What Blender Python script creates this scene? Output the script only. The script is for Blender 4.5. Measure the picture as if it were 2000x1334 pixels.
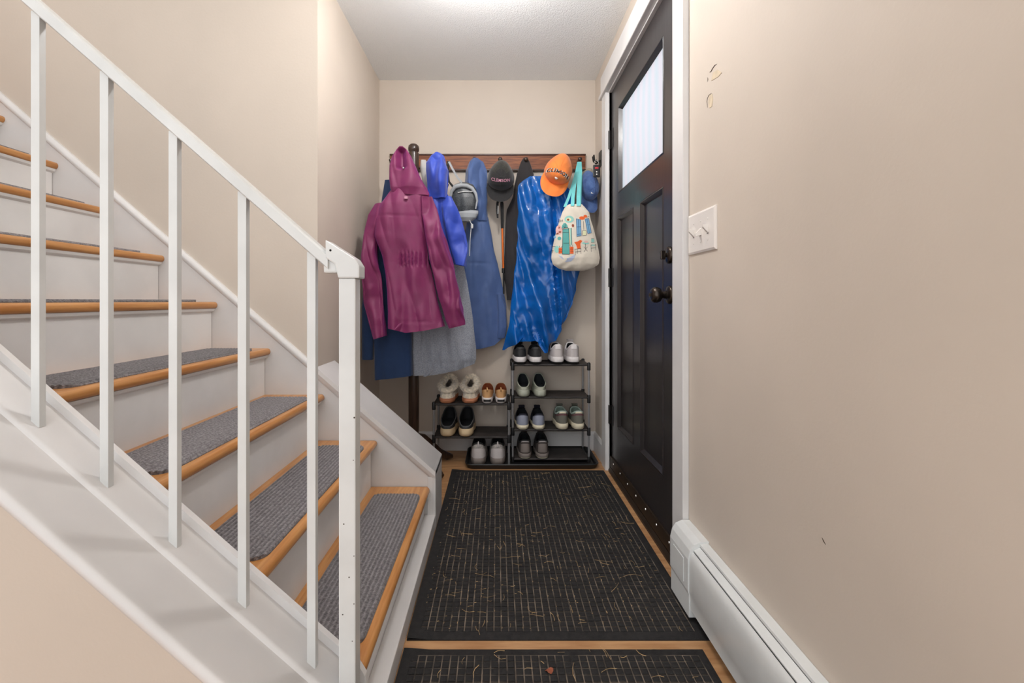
import bpy, math, random
from mathutils import Vector, Matrix, noise, Euler
random.seed(7)
for o in list(bpy.data.objects): bpy.data.objects.remove(o, do_unlink=True)
scene = bpy.context.scene
C = scene.collection
PI = math.pi
# ------------------------------------------------------------------ camera
F = 890.0; CX, CY = 971.0, 587.0; H = 0.92        # focal length in px, vanishing point, eye height
cd = bpy.data.cameras.new('camera'); cam = bpy.data.objects.new('camera', cd); C.objects.link(cam)
cam.location = (0, 0, H); cam.rotation_euler = (PI/2, 0, 0)
cd.sensor_width = 36.0; cd.lens = F/2000*36.0
cd.shift_x = (1000-CX)/2000; cd.shift_y = -(667-CY)/2000
cd.clip_start = 0.02
scene.camera = cam
def W(px, py, Y): return Vector(((px-CX)*Y/F, Y, H-(py-CY)*Y/F))
# ------------------------------------------------------------------ world, lights, exposure
w = bpy.data.worlds.new('world'); scene.world = w; w.use_nodes = True
w.node_tree.nodes['Background'].inputs[0].default_value = (0.97, 0.985, 1.0, 1)
w.node_tree.nodes['Background'].inputs[1].default_value = 1.42
def area(name, loc, rot, sx, sy, power, col=(1,1,1)):
    l = bpy.data.lights.new(name, 'AREA'); l.shape = 'RECTANGLE'; l.size = sx; l.size_y = sy
    l.energy = power; l.color = col
    o = bpy.data.objects.new(name, l); C.objects.link(o); o.location = loc; o.rotation_euler = rot
    return o
area('daylight_outside_door', (1.55, 2.0, 1.9), (0, math.radians(82), 0), 1.2, 1.2, 11.5, (0.93, 0.97, 1.0))
area('stairwell_fill_light', (-1.0, 0.5, 4.3), (0, 0, 0), 0.9, 0.9, 9, (1.0, 0.98, 0.95))  # added unseen fill from overhead, lifts the ambient level in the stairwell
vs = scene.view_settings
vs.view_transform = 'Standard'; vs.look = 'None'; vs.exposure = 0.38; vs.gamma = 1.0; vs.use_curve_mapping = False
# ------------------------------------------------------------------ materials
def lin(c):
    return tuple(((v/255)/12.92 if v/255 <= 0.04045 else ((v/255+0.055)/1.055)**2.4) for v in c) + (1,)
def mat(name, rgb, rough=0.6, metal=0.0, var=0.0, vscale=8, bump=0.0, bscale=60, stretch=(1,1,1), rgb2=None, sheen=0.0,
        sheen_tint=None, coat=0.0, detail=4, bdist=0.002, wave=None, spec=0.5):
    m = bpy.data.materials.new(name); m.use_nodes = True
    nt = m.node_tree; N = nt.nodes; L = nt.links; b = N['Principled BSDF']
    b.inputs['Base Color'].default_value = lin(rgb); b.inputs['Roughness'].default_value = rough
    b.inputs['Metallic'].default_value = metal; b.inputs['Specular IOR Level'].default_value = spec
    if sheen:
        b.inputs['Sheen Weight'].default_value = sheen
        if sheen_tint: b.inputs['Sheen Tint'].default_value = lin(sheen_tint)
    if coat: b.inputs['Coat Weight'].default_value = coat; b.inputs['Coat Roughness'].default_value = 0.15
    tc = N.new('ShaderNodeTexCoord'); mp = N.new('ShaderNodeMapping'); mp.inputs['Scale'].default_value = stretch
    L.new(tc.outputs['Object'], mp.inputs['Vector'])
    if var or rgb2:
        n = N.new('ShaderNodeTexNoise'); n.inputs['Scale'].default_value = vscale; n.inputs['Detail'].default_value = detail
        L.new(mp.outputs[0], n.inputs['Vector'])
        r = N.new('ShaderNodeMix'); r.data_type = 'RGBA'
        c2 = rgb2 if rgb2 else tuple(max(0, v*(1-var)) for v in rgb)
        c1 = rgb if rgb2 else tuple(min(255, v*(1+var*0.5)) for v in rgb)
        r.inputs[6].default_value = lin(c1); r.inputs[7].default_value = lin(c2)
        rp = N.new('ShaderNodeMapRange'); rp.inputs[1].default_value = 0.35; rp.inputs[2].default_value = 0.65
        L.new(n.outputs[0], rp.inputs[0]); L.new(rp.outputs[0], r.inputs[0]); L.new(r.outputs[2], b.inputs['Base Color'])
    if bump:
        n2 = N.new('ShaderNodeTexNoise'); n2.inputs['Scale'].default_value = bscale; n2.inputs['Detail'].default_value = 3
        L.new(mp.outputs[0], n2.inputs['Vector'])
        bp = N.new('ShaderNodeBump'); bp.inputs['Strength'].default_value = bump; bp.inputs['Distance'].default_value = bdist
        L.new(n2.outputs[0], bp.inputs['Height']); L.new(bp.outputs[0], b.inputs['Normal'])
    return m
M = {}
M['wall'] = mat('beige_wall_paint', (209,197,184), 0.62, var=0.03, vscale=1.5, bump=0.25, bscale=120, bdist=0.001)
M['ceiling'] = mat('stipple_ceiling', (238,240,241), 0.9, bump=0.9, bscale=180, bdist=0.004)
M['white'] = mat('white_trim_paint', (222,220,219), 0.38, var=0.025, vscale=5, bump=0.08, bscale=30)
M['riser'] = mat('white_riser_paint', (230,230,230), 0.42, var=0.04, vscale=4, bump=0.08, bscale=25)
M['rail'] = mat('white_metal_paint', (220,222,221), 0.3, var=0.03, vscale=9, bump=0.1, bscale=40)
M['chip'] = mat('chipped_paint', (70,62,52), 0.8)
M['wood'] = mat('honey_oak', (203,147,88), 0.33, rgb2=(180,120,62), vscale=7, stretch=(14,0.9,14), bump=0.05, bscale=40, coat=0.25)
M['carpet'] = None
_c = mat('grey_tread_carpet', (136,132,134), 0.95, rgb2=(92,88,92), vscale=160, bump=0.9, bscale=350, bdist=0.004, sheen=0.2)
M['carpet'] = _c
nt = _c.node_tree; bs = nt.nodes['Principled BSDF']; src = bs.inputs['Base Color'].links[0].from_socket
wv = nt.nodes.new('ShaderNodeTexWave'); wv.bands_direction = 'X'; wv.inputs['Scale'].default_value = 25.5; wv.inputs['Distortion'].default_value = 0.6
tcx = nt.nodes.new('ShaderNodeTexCoord'); nt.links.new(tcx.outputs['Object'], wv.inputs['Vector'])
mr = nt.nodes.new('ShaderNodeMapRange'); mr.inputs[3].default_value = 0.72; mr.inputs[4].default_value = 1.3; nt.links.new(wv.outputs['Fac'], mr.inputs[0])
ml = nt.nodes.new('ShaderNodeVectorMath'); ml.operation = 'MULTIPLY'; nt.links.new(src, ml.inputs[0]); nt.links.new(mr.outputs[0], ml.inputs[1]); nt.links.new(ml.outputs[0], bs.inputs['Base Color'])
M['floor'] = mat('tan_wood_floor', (196,152,108), 0.45, rgb2=(168,122,80), vscale=5, stretch=(1.5,9,1), bump=0.05)
M['rubber'] = mat('black_rubber_mat', (36,34,34), 0.85, rgb2=(22,21,22), vscale=60, bump=0.6, bscale=400, bdist=0.002)
M['mat_base'] = mat('mat_gully_dust', (134,120,106), 0.95, rgb2=(44,40,38), vscale=18, bump=0.4, bscale=300)
M['straw'] = mat('dry_straw', (205,170,120), 0.8, var=0.3, vscale=30)
M['door'] = mat('espresso_door_paint', (50,46,47), 0.28, rgb2=(38,35,36), vscale=6, stretch=(30,30,0.8), bump=0.12, bscale=30, coat=0.15)
M['black_metal'] = mat('black_hardware', (30,28,27), 0.4, metal=0.4)
M['bronze'] = mat('oil_rubbed_bronze', (74,66,60), 0.26, metal=0.9, var=0.2, vscale=20)
M['threshold'] = mat('bronze_threshold', (62,50,40), 0.45, metal=0.4, var=0.15)
M['steel'] = mat('screw_steel', (190,188,184), 0.3, metal=0.9)
M['heater'] = mat('heater_enamel', (222,224,223), 0.35, var=0.02, vscale=12, bump=0.05, bscale=60)
M['dark'] = mat('dark_gap', (22,20,19), 0.9)
M['plate'] = mat('switch_plastic', (232,226,220), 0.35)
M['patch'] = mat('spackle_patch', (214,198,172), 0.8, var=0.06, vscale=40)
M['crack'] = mat('paint_crack', (78,62,48), 0.9)
M['railwood'] = mat('cherry_rail_wood', (150,88,50), 0.55, rgb2=(104,54,30), vscale=9, stretch=(1.2,12,14))
M['railedge'] = mat('dark_rail_edge', (70,38,24), 0.4, var=0.1)
M['treewood'] = mat('dark_walnut', (66,46,34), 0.32, rgb2=(44,29,21), vscale=12, stretch=(8,8,1), coat=0.3)
M['tube'] = mat('grey_tube_steel', (168,168,170), 0.35, metal=0.6)
M['joint'] = mat('black_plastic_joint', (24,24,25), 0.45)
M['shelf'] = mat('black_shelf_fabric', (58,52,50), 0.6, rgb2=(40,36,35), vscale=14, bump=0.5, bscale=30, bdist=0.004)
M['tray'] = mat('black_tray_plastic', (26,26,27), 0.4)
def cloth(name, rgb, rough=0.75, **k):
    k.setdefault('bump', 0.5); k.setdefault('bscale', 420); k.setdefault('var', 0.04); k.setdefault('vscale', 14)
    k.setdefault('bdist', 0.001); k.setdefault('sheen', 0.25)
    return mat(name, rgb, rough, **k)
M['maroon'] = cloth('maroon_softshell', (120,36,82), 0.55, sheen=0.35, sheen_tint=(190,110,210))
M['maroon_in'] = cloth('maroon_lining', (78,24,44), 0.7)
M['navy'] = cloth('navy_fleece', (30,56,96), 0.85)
M['grey'] = cloth('heather_grey_shell', (158,162,172), 0.7, rgb2=(128,132,142), vscale=220)
M['grey_light'] = cloth('light_grey_lining', (176,174,172), 0.75)
M['royal'] = cloth('royal_blue_shell', (38,68,176), 0.5)
M['slate'] = cloth('slate_blue_shell', (72,98,150), 0.6)
M['blackcloth'] = cloth('black_knit', (44,40,42), 0.85)
M['poncho'] = mat('blue_plastic_film', (14,98,182), 0.22, var=0.15, vscale=5, bump=0.35, bscale=16, bdist=0.008, coat=0.3)
M['canvas'] = cloth('natural_canvas', (226,216,200), 0.9, bscale=300)
M['cyan'] = cloth('cyan_webbing', (120,214,216), 0.8)
M['orange'] = cloth('orange_twill', (246,136,60), 0.8)
M['capblack'] = cloth('black_twill', (34,33,34), 0.85)
M['mesh'] = cloth('cap_mesh', (60,58,52), 0.9, rgb2=(30,30,28), vscale=260)
M['denim'] = cloth('washed_denim', (84,112,164), 0.9, rgb2=(60,86,140), vscale=30)
M['beigecap'] = cloth('khaki_twill', (172,162,140), 0.9)
M['packgrey'] = cloth('pack_grey_nylon', (168,172,176), 0.55)
M['packdark'] = mat('pack_dark_mesh', (82,86,90), 0.35, rgb2=(50,54,58), vscale=200, bump=0.3, bscale=300)
M['webbing'] = cloth('black_webbing', (36,36,38), 0.8)
M['cord'] = mat('white_cord', (222,222,220), 0.7)
M['shaft'] = mat('orange_alloy', (226,112,40), 0.3, metal=0.5)
M['foam'] = mat('black_foam_grip', (30,30,31), 0.9, bump=0.3)
M['pink'] = mat('pink_thread', (196,140,160), 0.8)
M['blackthread'] = mat('black_thread', (28,24,24), 0.8)
M['whitethread'] = mat('white_thread', (240,236,230), 0.8)
M['fob'] = mat('fob_plastic', (26,26,28), 0.35)
M['red'] = mat('red_button', (190,40,50), 0.5)
for nm, rgb in dict(p_teal=(94,170,164), p_teal2=(150,206,196), p_blue=(120,170,206), p_bluedark=(50,90,130), p_orange=(232,100,44),
                    p_pink=(226,180,172), p_line=(62,60,62), p_lav=(180,190,214), p_brown=(150,84,60), p_cream=(226,226,186)).items():
    M[nm] = mat('ink_'+nm[2:], rgb, 0.9)
def smat(n, rgb, rough=0.7, **k): M[n] = mat('shoe_'+n, rgb, rough, **k); return M[n]
smat('s_black', (40,40,41), 0.6, bump=0.4, bscale=300); smat('s_white', (228,222,220), 0.55, var=0.04)
smat('s_greywhite', (204,196,194), 0.8, bump=0.5, bscale=400); smat('s_out', (28,27,27), 0.7, bump=0.3, bscale=80)
smat('s_sage', (170,172,156), 0.5, var=0.05); smat('s_inner', (44,48,52), 0.85); smat('s_navy', (32,33,48), 0.8, bump=0.4, bscale=300)
smat('s_bluegrey', (150,154,170), 0.6); smat('s_cream', (222,212,186), 0.6); smat('s_olive', (112,110,100), 0.8, bump=0.5, bscale=300)
smat('s_mint', (176,192,182), 0.7); smat('s_plum', (110,72,76), 0.7); smat('s_brown', (74,66,62), 0.75, bump=0.5, bscale=250)
smat('s_sand', (214,188,150), 0.6, var=0.05); smat('s_clog', (46,47,49), 0.55); smat('s_clogrim', (92,92,92), 0.55)
smat('s_tan', (206,158,108), 0.85, bump=0.4, bscale=350); smat('s_fur', (240,226,204), 0.95, var=0.12, vscale=60, bump=1.0, bscale=140, bdist=0.008, sheen=0.5)
smat('s_gum', (186,122,88), 0.6); smat('s_knit', (184,178,172), 0.85, bump=0.6, bscale=260, rgb2=(150,144,140), vscale=120); smat('s_taupe', (128,118,112), 0.65)
# frosted, reeded door glass
g = bpy.data.materials.new('frosted_reeded_glass'); g.use_nodes = True
nt = g.node_tree; nt.nodes.clear()
out = nt.nodes.new('ShaderNodeOutputMaterial'); tr = nt.nodes.new('ShaderNodeBsdfTranslucent'); gl = nt.nodes.new('ShaderNodeBsdfGlossy')
gl.inputs['Roughness'].default_value = 0.25; mx = nt.nodes.new('ShaderNodeMixShader'); mx.inputs[0].default_value = 0.06
tc = nt.nodes.new('ShaderNodeTexCoord'); wv = nt.nodes.new('ShaderNodeTexWave'); wv.bands_direction = 'Y'
wv.inputs['Scale'].default_value = 4.0; wv.inputs['Distortion'].default_value = 3.0; wv.inputs['Detail Scale'].default_value = 0.6
cr = nt.nodes.new('ShaderNodeMapRange'); cr.inputs[3].default_value = 0.55; cr.inputs[4].default_value = 0.61
cb = nt.nodes.new('ShaderNodeCombineColor')
nt.links.new(tc.outputs['Object'], wv.inputs['Vector']); nt.links.new(wv.outputs['Fac'], cr.inputs[0])
nt.links.new(cr.outputs[0], cb.inputs[0]); cb.inputs[1].default_value = 0.58; cb.inputs[2].default_value = 0.60
nt.links.new(cb.outputs[0], tr.inputs['Color']); nt.links.new(tr.outputs[0], mx.inputs[1]); nt.links.new(gl.outputs[0], mx.inputs[2])
nt.links.new(mx.outputs[0], out.inputs[0]); M['glass'] = g
# ------------------------------------------------------------------ mesh helpers
class MB:
    def __init__(s): s.v = []; s.f = []
    def add(s, vs, fs):
        o = len(s.v); s.v += [tuple(p) for p in vs]; s.f += [tuple(i+o for i in f) for f in fs]; return s
    def box(s, x0, x1, y0, y1, z0, z1):
        vs = [(x,y,z) for x in (x0,x1) for y in (y0,y1) for z in (z0,z1)]
        return s.add(vs, [(0,1,3,2),(4,6,7,5),(0,4,5,1),(2,3,7,6),(0,2,6,4),(1,5,7,3)])
    def rings(s, rs, closed=True, cap0=True, cap1=True):
        n = len(rs[0]); o = len(s.v)
        for r in rs: s.v += [tuple(p) for p in r]
        for i in range(len(rs)-1):
            for j in range(n if closed else n-1):
                k = (j+1) % n
                s.f.append((o+i*n+j, o+i*n+k, o+(i+1)*n+k, o+(i+1)*n+j))
        if closed:
            if cap0: s.f.append(tuple(o+j for j in reversed(range(n))))
            if cap1: s.f.append(tuple(o+(len(rs)-1)*n+j for j in range(n)))
        return s
    def tube(s, pts, rad, n=8, sy=1.0):
        pts = [Vector(p) for p in pts]; rs = []
        for i, p in enumerate(pts):
            d = (pts[min(i+1, len(pts)-1)]-pts[max(i-1, 0)]).normalized()
            a = d.orthogonal().normalized() if i == 0 else (a - d*a.dot(d)).normalized()
            b = d.cross(a); r = rad[i] if isinstance(rad, (list, tuple)) else rad
            rs.append([p + a*math.cos(2*PI*k/n)*r + b*math.sin(2*PI*k/n)*r*sy for k in range(n)])
        return s.rings(rs)
    def lathe(s, c, prof, axis='Z', n=20):
        rs = []
        for r, h in prof:
            ring = []
            for k in range(n):
                a = 2*PI*k/n; x, y = r*math.cos(a), r*math.sin(a)
                if axis == 'Z': q = (x, y, h)
                elif axis == 'Y': q = (x, h, -y)
                else: q = (h, x, y)
                ring.append(Vector(c)+Vector(q))
            rs.append(ring)
        return s.rings(rs)
    def prism(s, poly, a0, a1, axis='Y'):
        def P(p, a): return (p[0], a, p[1]) if axis == 'Y' else ((a, p[0], p[1]) if axis == 'X' else (p[0], p[1], a))
        return s.rings([[P(p, a0) for p in poly], [P(p, a1) for p in poly]])
    def build(s, name, m, parent=None, smooth=False, bevel=0.0, local=False, seg=2):
        me = bpy.data.meshes.new(name); me.from_pydata(s.v, [], s.f); me.update()
        import bmesh
        bm = bmesh.new(); bm.from_mesh(me); bmesh.ops.recalc_face_normals(bm, faces=bm.faces)
        if bevel: bmesh.ops.bevel(bm, geom=list(bm.edges), offset=bevel, segments=seg, affect='EDGES', profile=0.6, clamp_overlap=True)
        bm.to_mesh(me); bm.free()
        if smooth:
            for p in me.polygons: p.use_smooth = True
            try: me.set_sharp_from_angle(angle=math.radians(50))
            except Exception: pass
        me.materials.append(m if not isinstance(m, str) else M[m])
        o = bpy.data.objects.new(name, me); C.objects.link(o)
        if parent is not None:
            o.parent = parent
            if not local and parent.type == 'EMPTY': o.matrix_parent_inverse = Matrix.Translation(parent.location).inverted()
        return o
def thing(name, label, cat, loc=(0,0,0), group=None):
    o = bpy.data.objects.new(name, None); C.objects.link(o); o.location = loc; o.empty_display_size = 0.05
    o['label'] = label; o['category'] = cat
    if group: o['group'] = group
    return o
def tag(o, label, cat, group=None):
    o['label'] = label; o['category'] = cat
    if group: o['group'] = group
    return o
def struct(o, label=None):
    o['kind'] = 'structure'
    if label: o['label'] = label
    return o
def sm(a, b, x): t = min(1, max(0, (x-a)/(b-a))) if b != a else float(x >= b); return t*t*(3-2*t)
def interp(tab, x):
    if x <= tab[0][0]: return tab[0][1:]
    for a, b in zip(tab, tab[1:]):
        if x <= b[0]:
            t = (x-a[0])/(b[0]-a[0]); return tuple(p+(q-p)*t for p, q in zip(a[1:], b[1:]))
    return tab[-1][1:]
# ------------------------------------------------------------------ room shell
XR, XL, YB, YS, ZC = 0.605, -0.725, 2.806, 1.84, 2.276
DY0, DY1 = 1.535, 2.456          # door opening along the right wall
b = MB(); b.box(-3.6, 1.0, -1.6, YB+.15, -0.1, 0.0); struct(b.build('floor', 'floor'), 'tan wood floor under the black mats')
b = MB(); b.box(XL-.0, XR+.12, YB, YB+.12, 0, ZC); struct(b.build('wall_back', 'wall'), 'beige wall behind the coats')
b = MB(); b.box(XL-.12, XL, YS+.12, YB+.12, 0, ZC+.1); struct(b.build('wall_alcove_left', 'wall'))
b = MB(); b.box(-3.6, XL, YS, YS+.12, 0, 4.7); struct(b.build('wall_stair', 'wall'), 'beige wall beside the staircase')
b = MB()
b.box(XR, XR+.14, -1.6, DY0, 0, 4.7); b.box(XR, XR+.14, DY1, YB, 0, 4.7); b.box(XR, XR+.14, DY0, DY1, 2.05, 4.7)
wr = struct(b.build('wall_right', 'wall'), 'beige wall with the entry door')
b = MB(); b.box(XL, XR, 1.5, YB, ZC, ZC+.12); struct(b.build('ceiling', 'ceiling'), 'white stippled ceiling')
b = MB(); b.box(XL, XR, 1.42, 1.5, ZC, 4.7); struct(b.build('wall_header', 'wall'))
b = MB(); b.box(-3.7, -3.6, -1.6, YS+.12, 0, 4.7); struct(b.build('wall_left', 'wall'))
b = MB(); b.box(-3.7, XR+.14, -1.6, YS+.12, 4.7, 4.8); struct(b.build('ceiling_stairwell', 'ceiling'))
b = MB(); b.box(-3.6, -2.19, .72, YS, 1.75, 1.85); struct(b.build('floor_landing', 'wood'))
# added fill lamp over the entry, out of view, brightens the alcove
cl_ = thing('entry_fill_lamp', 'small round white globe fill light added above the entry mats', 'fill light', (-.06, 1.62, ZC))
MB().lathe((-.06, 1.62, ZC), [(.06,0),(.06,-.015),(.012,-.025),(.008,-.03),(.008,-.13),(.02,-.132),(.02,-.145)], 'Z', 28).build('fill_lamp_stem', 'white', cl_, smooth=True)
em = bpy.data.materials.new('fill_globe'); em.use_nodes = True
eb = em.node_tree.nodes['Principled BSDF']; eb.inputs['Base Color'].default_value = (.9, .9, .9, 1)
eb.inputs['Emission Color'].default_value = (1.0, .975, .95, 1); eb.inputs['Emission Strength'].default_value = 118
MB().lathe((-.06, 1.62, ZC-.20), [(.062*math.sin(PI*k/14)+.0005, .062*math.cos(PI*k/14)) for k in range(15)], 'Z', 28).build('globe', em, cl_, smooth=True)
# wall damage: flaked paint on the right wall
def wall_poly(name, pts, m, off=.0012):
    vs = []
    for (px, py) in pts:
        Y = XR*F/(px-CX); vs.append((XR-off, Y, H-(py-CY)*Y/F))
    c = sum((Vector(v) for v in vs), Vector())/len(vs)
    back = [(XR+.001, v[1], v[2]) for v in vs]
    mb = MB(); mb.rings([back, vs]); return mb.build(name, m, wr)
def wall_line(name, pts, m, r=.0012):
    vs = []
    for (px, py) in pts:
        Y = XR*F/(px-CX); vs.append((XR-.0005, Y, H-(py-CY)*Y/F))
    return MB().tube(vs, [r*.4]+[r]*(len(vs)-2)+[r*.4], 6).build(name, m, wr)
wall_poly('paint_flake', [(1390,158),(1393,142),(1402,136),(1410,142),(1403,150)], 'patch')
wall_poly('paint_flake', [(1384,202),(1385,188),(1391,183),(1393,192),(1391,208),(1386,211)], 'patch')
wall_line('paint_crack', [(1386,141),(1389,140),(1392,134),(1396,128),(1400,125)], 'crack')
wall_line('paint_crack', [(1382,151),(1383,155),(1382,160)], 'crack', .0008)
wall_line('paint_crack', [(1390,182),(1385,186),(1382,192),(1381,198),(1382,210)], 'crack', .0008)
wall_line('scuff_mark', [(1606,1050),(1609,1057),(1613,1064)], 'threshold', .0009)
# baseboards
b = MB(); b.prism([(YB-.014,0),(YB,0),(YB,.115),(YB-.006,.115),(YB-.014,.1)], XL, XR, 'X'); struct(b.build('baseboard_back', 'white'))
b = MB(); b.prism([(XR-.014,0),(XR,0),(XR,.115),(XR-.006,.115),(XR-.014,.1)], 2.545, YB-.014, 'Y'); struct(b.build('baseboard_right', 'white'))
# ------------------------------------------------------------------ door casing (trim) and door
t1 = bpy.data.objects.new('trim_1', None); C.objects.link(t1); t1.location = (XR, DY0, 0); struct(t1, 'white door casing')
MB().box(XR-.02, XR, DY0-.098, DY0-.012, 0, 2.05).build('side_casing', 'white', t1, bevel=.002)
MB().box(XR-.02, XR, DY1+.01, DY1+.094, 0, 2.05).build('side_casing', 'white', t1, bevel=.002)
MB().box(XR-.024, XR, DY0-.11, DY1+.106, 2.066, 2.168).build('head_casing', 'white', t1, bevel=.002)
MB().box(XR-.034, XR, DY0-.122, DY1+.118, 2.046, 2.066).build('head_bead', 'white', t1, bevel=.006, seg=3)
MB().box(XR-.004, XR+.13, DY1, DY1+.012, 0, 2.05).build('jamb', 'white', t1)
MB().box(XR-.004, XR+.13, DY0-.012, DY0, 0, 2.05).build('jamb', 'white', t1)
MB().box(XR-.004, XR+.13, DY0, DY1, 2.04, 2.052).build('jamb', 'white', t1)
XD = 0.615
d1 = bpy.data.objects.new('door_1', None); C.objects.link(d1); d1.location = (XD, DY1, 0); struct(d1, 'dark espresso entry door with frosted window')
y0, y1, zb, zt = DY0+.003, DY1-.003, .022, 2.036
gy0, gy1, gz0, gz1 = 1.68, 2.31, 1.462, 1.9
pz0, pz1 = .268, 1.344
pA, pB = (1.684, 1.961), (2.054, 2.329)
T = .044
sl = MB()
sl.box(XD, XD+T, y0, pA[0], zb, zt); sl.box(XD, XD+T, pB[1], y1, zb, zt)               # stiles
sl.build('stile', 'door', d1)
MB().box(XD, XD+T, pA[0], pB[1], zb, pz0).build('bottom_rail', 'door', d1)
MB().box(XD, XD+T, pA[0], pB[1], pz1, gz0).build('lock_rail', 'door', d1)
MB().box(XD, XD+T, pA[0], pB[1], gz1, zt).build('top_rail', 'door', d1)
MB().box(XD, XD+T, pA[1], pB[0], pz0, pz1).build('mullion', 'door', d1)
MB().box(XD, XD+T, gy1, pB[1], gz0, gz1).box(XD, XD+T, pA[0], gy0, gz0, gz1).build('window_stile', 'door', d1)
def frame(yy0, yy1, z0, z1, wd, x0, x1):
    mb = MB()
    o = [(yy0,z0),(yy1,z0),(yy1,z1),(yy0,z1)]; i = [(yy0+wd,z0+wd),(yy1-wd,z0+wd),(yy1-wd,z1-wd),(yy0+wd,z1-wd)]
    mb.rings([[(x0,)+p for p in o], [(x0-.0035, p[0]+(q[0]-p[0])*.35, p[1]+(q[1]-p[1])*.35) for p, q in zip(o, i)],
              [(x1,)+q for q in i]], cap0=False, cap1=False)
    return mb
for (a, c) in (pA, pB):
    p = MB().box(XD+.013, XD+T-.01, a, c, pz0, pz1).build('panel', 'door', d1)
    frame(a, c, pz0, pz1, .020, XD+.001, XD+.0125).build('panel_moulding', 'door', p)
frame(gy0, gy1, gz0, gz1, .018, XD+.001, XD+.016).build('window_moulding', 'door', d1)
MB().box(XD+.018, XD+.026, gy0, gy1, gz0, gz1).build('glass_pane', 'glass', d1)
for z in (1.785, 1.043, .307):
    h = MB().tube([(XD-.008, DY1+.002, z-.05), (XD-.008, DY1+.002, z+.05)], .0075, 12).build('hinge', 'black_metal', d1, smooth=True)
    MB().box(XD-.002, XD+.001, DY1-.045, DY1, z-.05, z+.05).box(XD-.012, XD-.002, DY1+.002, DY1+.006, z-.05, z+.05).build('hinge_leaf', 'black_metal', h)
ky = 1.622
kn = MB().lathe((XD, ky, .94), [(.033,0),(.033,-.004),(.029,-.009),(.014,-.012),(.0115,-.026),(.013,-.03),(.024,-.036),(.0285,-.047),(.0275,-.058),(.020,-.066),(.009,-.068)], 'X', 28).build('door_knob', 'bronze', d1, smooth=True)
MB().box(XD-.076, XD-.067, ky-.0015, ky+.0015, .934, .946).build('lock_button', 'bronze', kn)
db = MB().lathe((XD, ky, 1.082), [(.031,0),(.031,-.006),(.026,-.011),(.008,-.012),(.008,-.02)], 'X', 28).build('deadbolt', 'bronze', d1, smooth=True)
MB().box(XD-.034, XD-.016, ky-.004, ky+.004, 1.066, 1.098).build('thumb_turn', 'bronze', db, bevel=.003)
sw = MB().box(XD-.008, XD, y0, y1, .03, .085).build('door_sweep', 'threshold', d1, bevel=.0015)
for k in range(7):
    yy = y0+.07+k*.128
    MB().lathe((XD-.008, yy, .066), [(.005,0),(.004,-.0025),(.001,-.003)], 'X', 10).build('screw', 'steel', sw)
th = struct(MB().prism([(XR-.006,0),(XR+.14,0),(XR+.14,.028),(XR+.004,.024),(XR-.006,.010)], DY0, DY1).build('trim_2', 'threshold'), 'dark bronze door threshold')
# ------------------------------------------------------------------ staircase
RUN, RISE = .2129, .1862
def nose(k): return -.2706-(k-1)*RUN, .170+(k-1)*RISE      # nosing X and tread-top height of tread k (1..)
YN = .936
st = thing('staircase', 'white painted staircase with honey oak treads climbing beside the wall', 'staircase', (-.27, YN, 0))
for k in range(1, 11):
    x, z = nose(k); xb = x-RUN-.03
    prof = [(x-.012+.012*math.cos(a), z-.0135+.0135*math.sin(a)) for a in [PI/2-i*PI/8 for i in range(9)]]
    MB().prism(prof+[(xb, z-.027), (xb, z)], YN, YS-.004).build('tread', 'wood', st, smooth=True)
    rz0 = 0 if k == 1 else nose(k-1)[1]
    MB().box(x-.042, x-.023, YN, YS-.014, rz0, z-.027).build('riser', 'riser', st)
    MB().prism([(x-.023, z-.027), (x-.008, z-.027), (x-.012, z-.036), (x-.023, z-.042)], YN, YS-.006).build('cove_moulding', 'riser', st)
MB().box(-.2936, -.2480, YN, YS-.002, 0, .058).build('base_trim', 'white', st, bevel=.004)
# inner closed stringer on the railing side (top edge follows the nosings)
def zs(x): return .1745+(-.2706-x)*.874
xa = -2.6
MB().prism([(-.262,0),(-.262,.13),(-.268,.158),(-.285,.186),(xa,zs(xa)),(xa,zs(xa)-.5),(-.60,0)], YN-.012, YN+.002).build('stringer', 'white', st)
# wall-side skirt board with moulding
def zk(x): return .652+(-.721-x)*.866
xk = -2.6
MB().prism([(XL+.0,zk(XL)),(XL,.0),(-1.2,0.2),(xk,zk(xk)-.55),(xk,zk(xk))], YS-.012, YS).build('skirt_board', 'white', st)
def slanted(name, m, xa, xb, zf, prof, parent, smooth=True):
    # extrude a (y, dz) profile along the slope
    return MB().rings([[(xa, y, zf(xa)+dz) for y, dz in prof], [(xb, y, zf(xb)+dz) for y, dz in prof]]).build(name, m, parent, smooth=smooth)
slanted('skirt_moulding', 'white', XL+.003, xk, zk, [(YS,-.002),(YS,-.036),(YS-.015,-.036),(YS-.022,-.028),(YS-.022,-.014),(YS-.016,-.006),(YS-.012,0)], st)
# low knee wall at the foot of the stairs, with sloped cap
kw = bpy.data.objects.new('wall_knee', None); C.objects.link(kw); kw.location = (-.24, YS, 0); struct(kw, 'low white sloped half wall at the foot of the stairs')
def zw(x): return .232+(-.242-x)*.874
MB().prism([(-.258,0),(-.258,zw(-.258)-.02),(XL-.0,zw(XL)-.02),(XL,0)], YS, 2.02).build('core', 'white', kw)
MB().rings([[(-.247, y, 0) for y in (YS-.012, 2.03)]+[(-.247, y, z) for y, z in ((2.03, zw(-.247)), (YS-.012, zw(-.247)))],
            [(-.258, y, 0) for y in (YS-.012, 2.03)]+[(-.258, y, z) for y, z in ((2.03, zw(-.258)), (YS-.012, zw(-.258)))]]).build('end_board', 'white', kw, bevel=.002)
slanted('cap', 'white', -.247, XL+.001, zw, [(YS-.020,0),(2.032,0),(2.032,-.02),(YS-.020,-.02)], kw)
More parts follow.
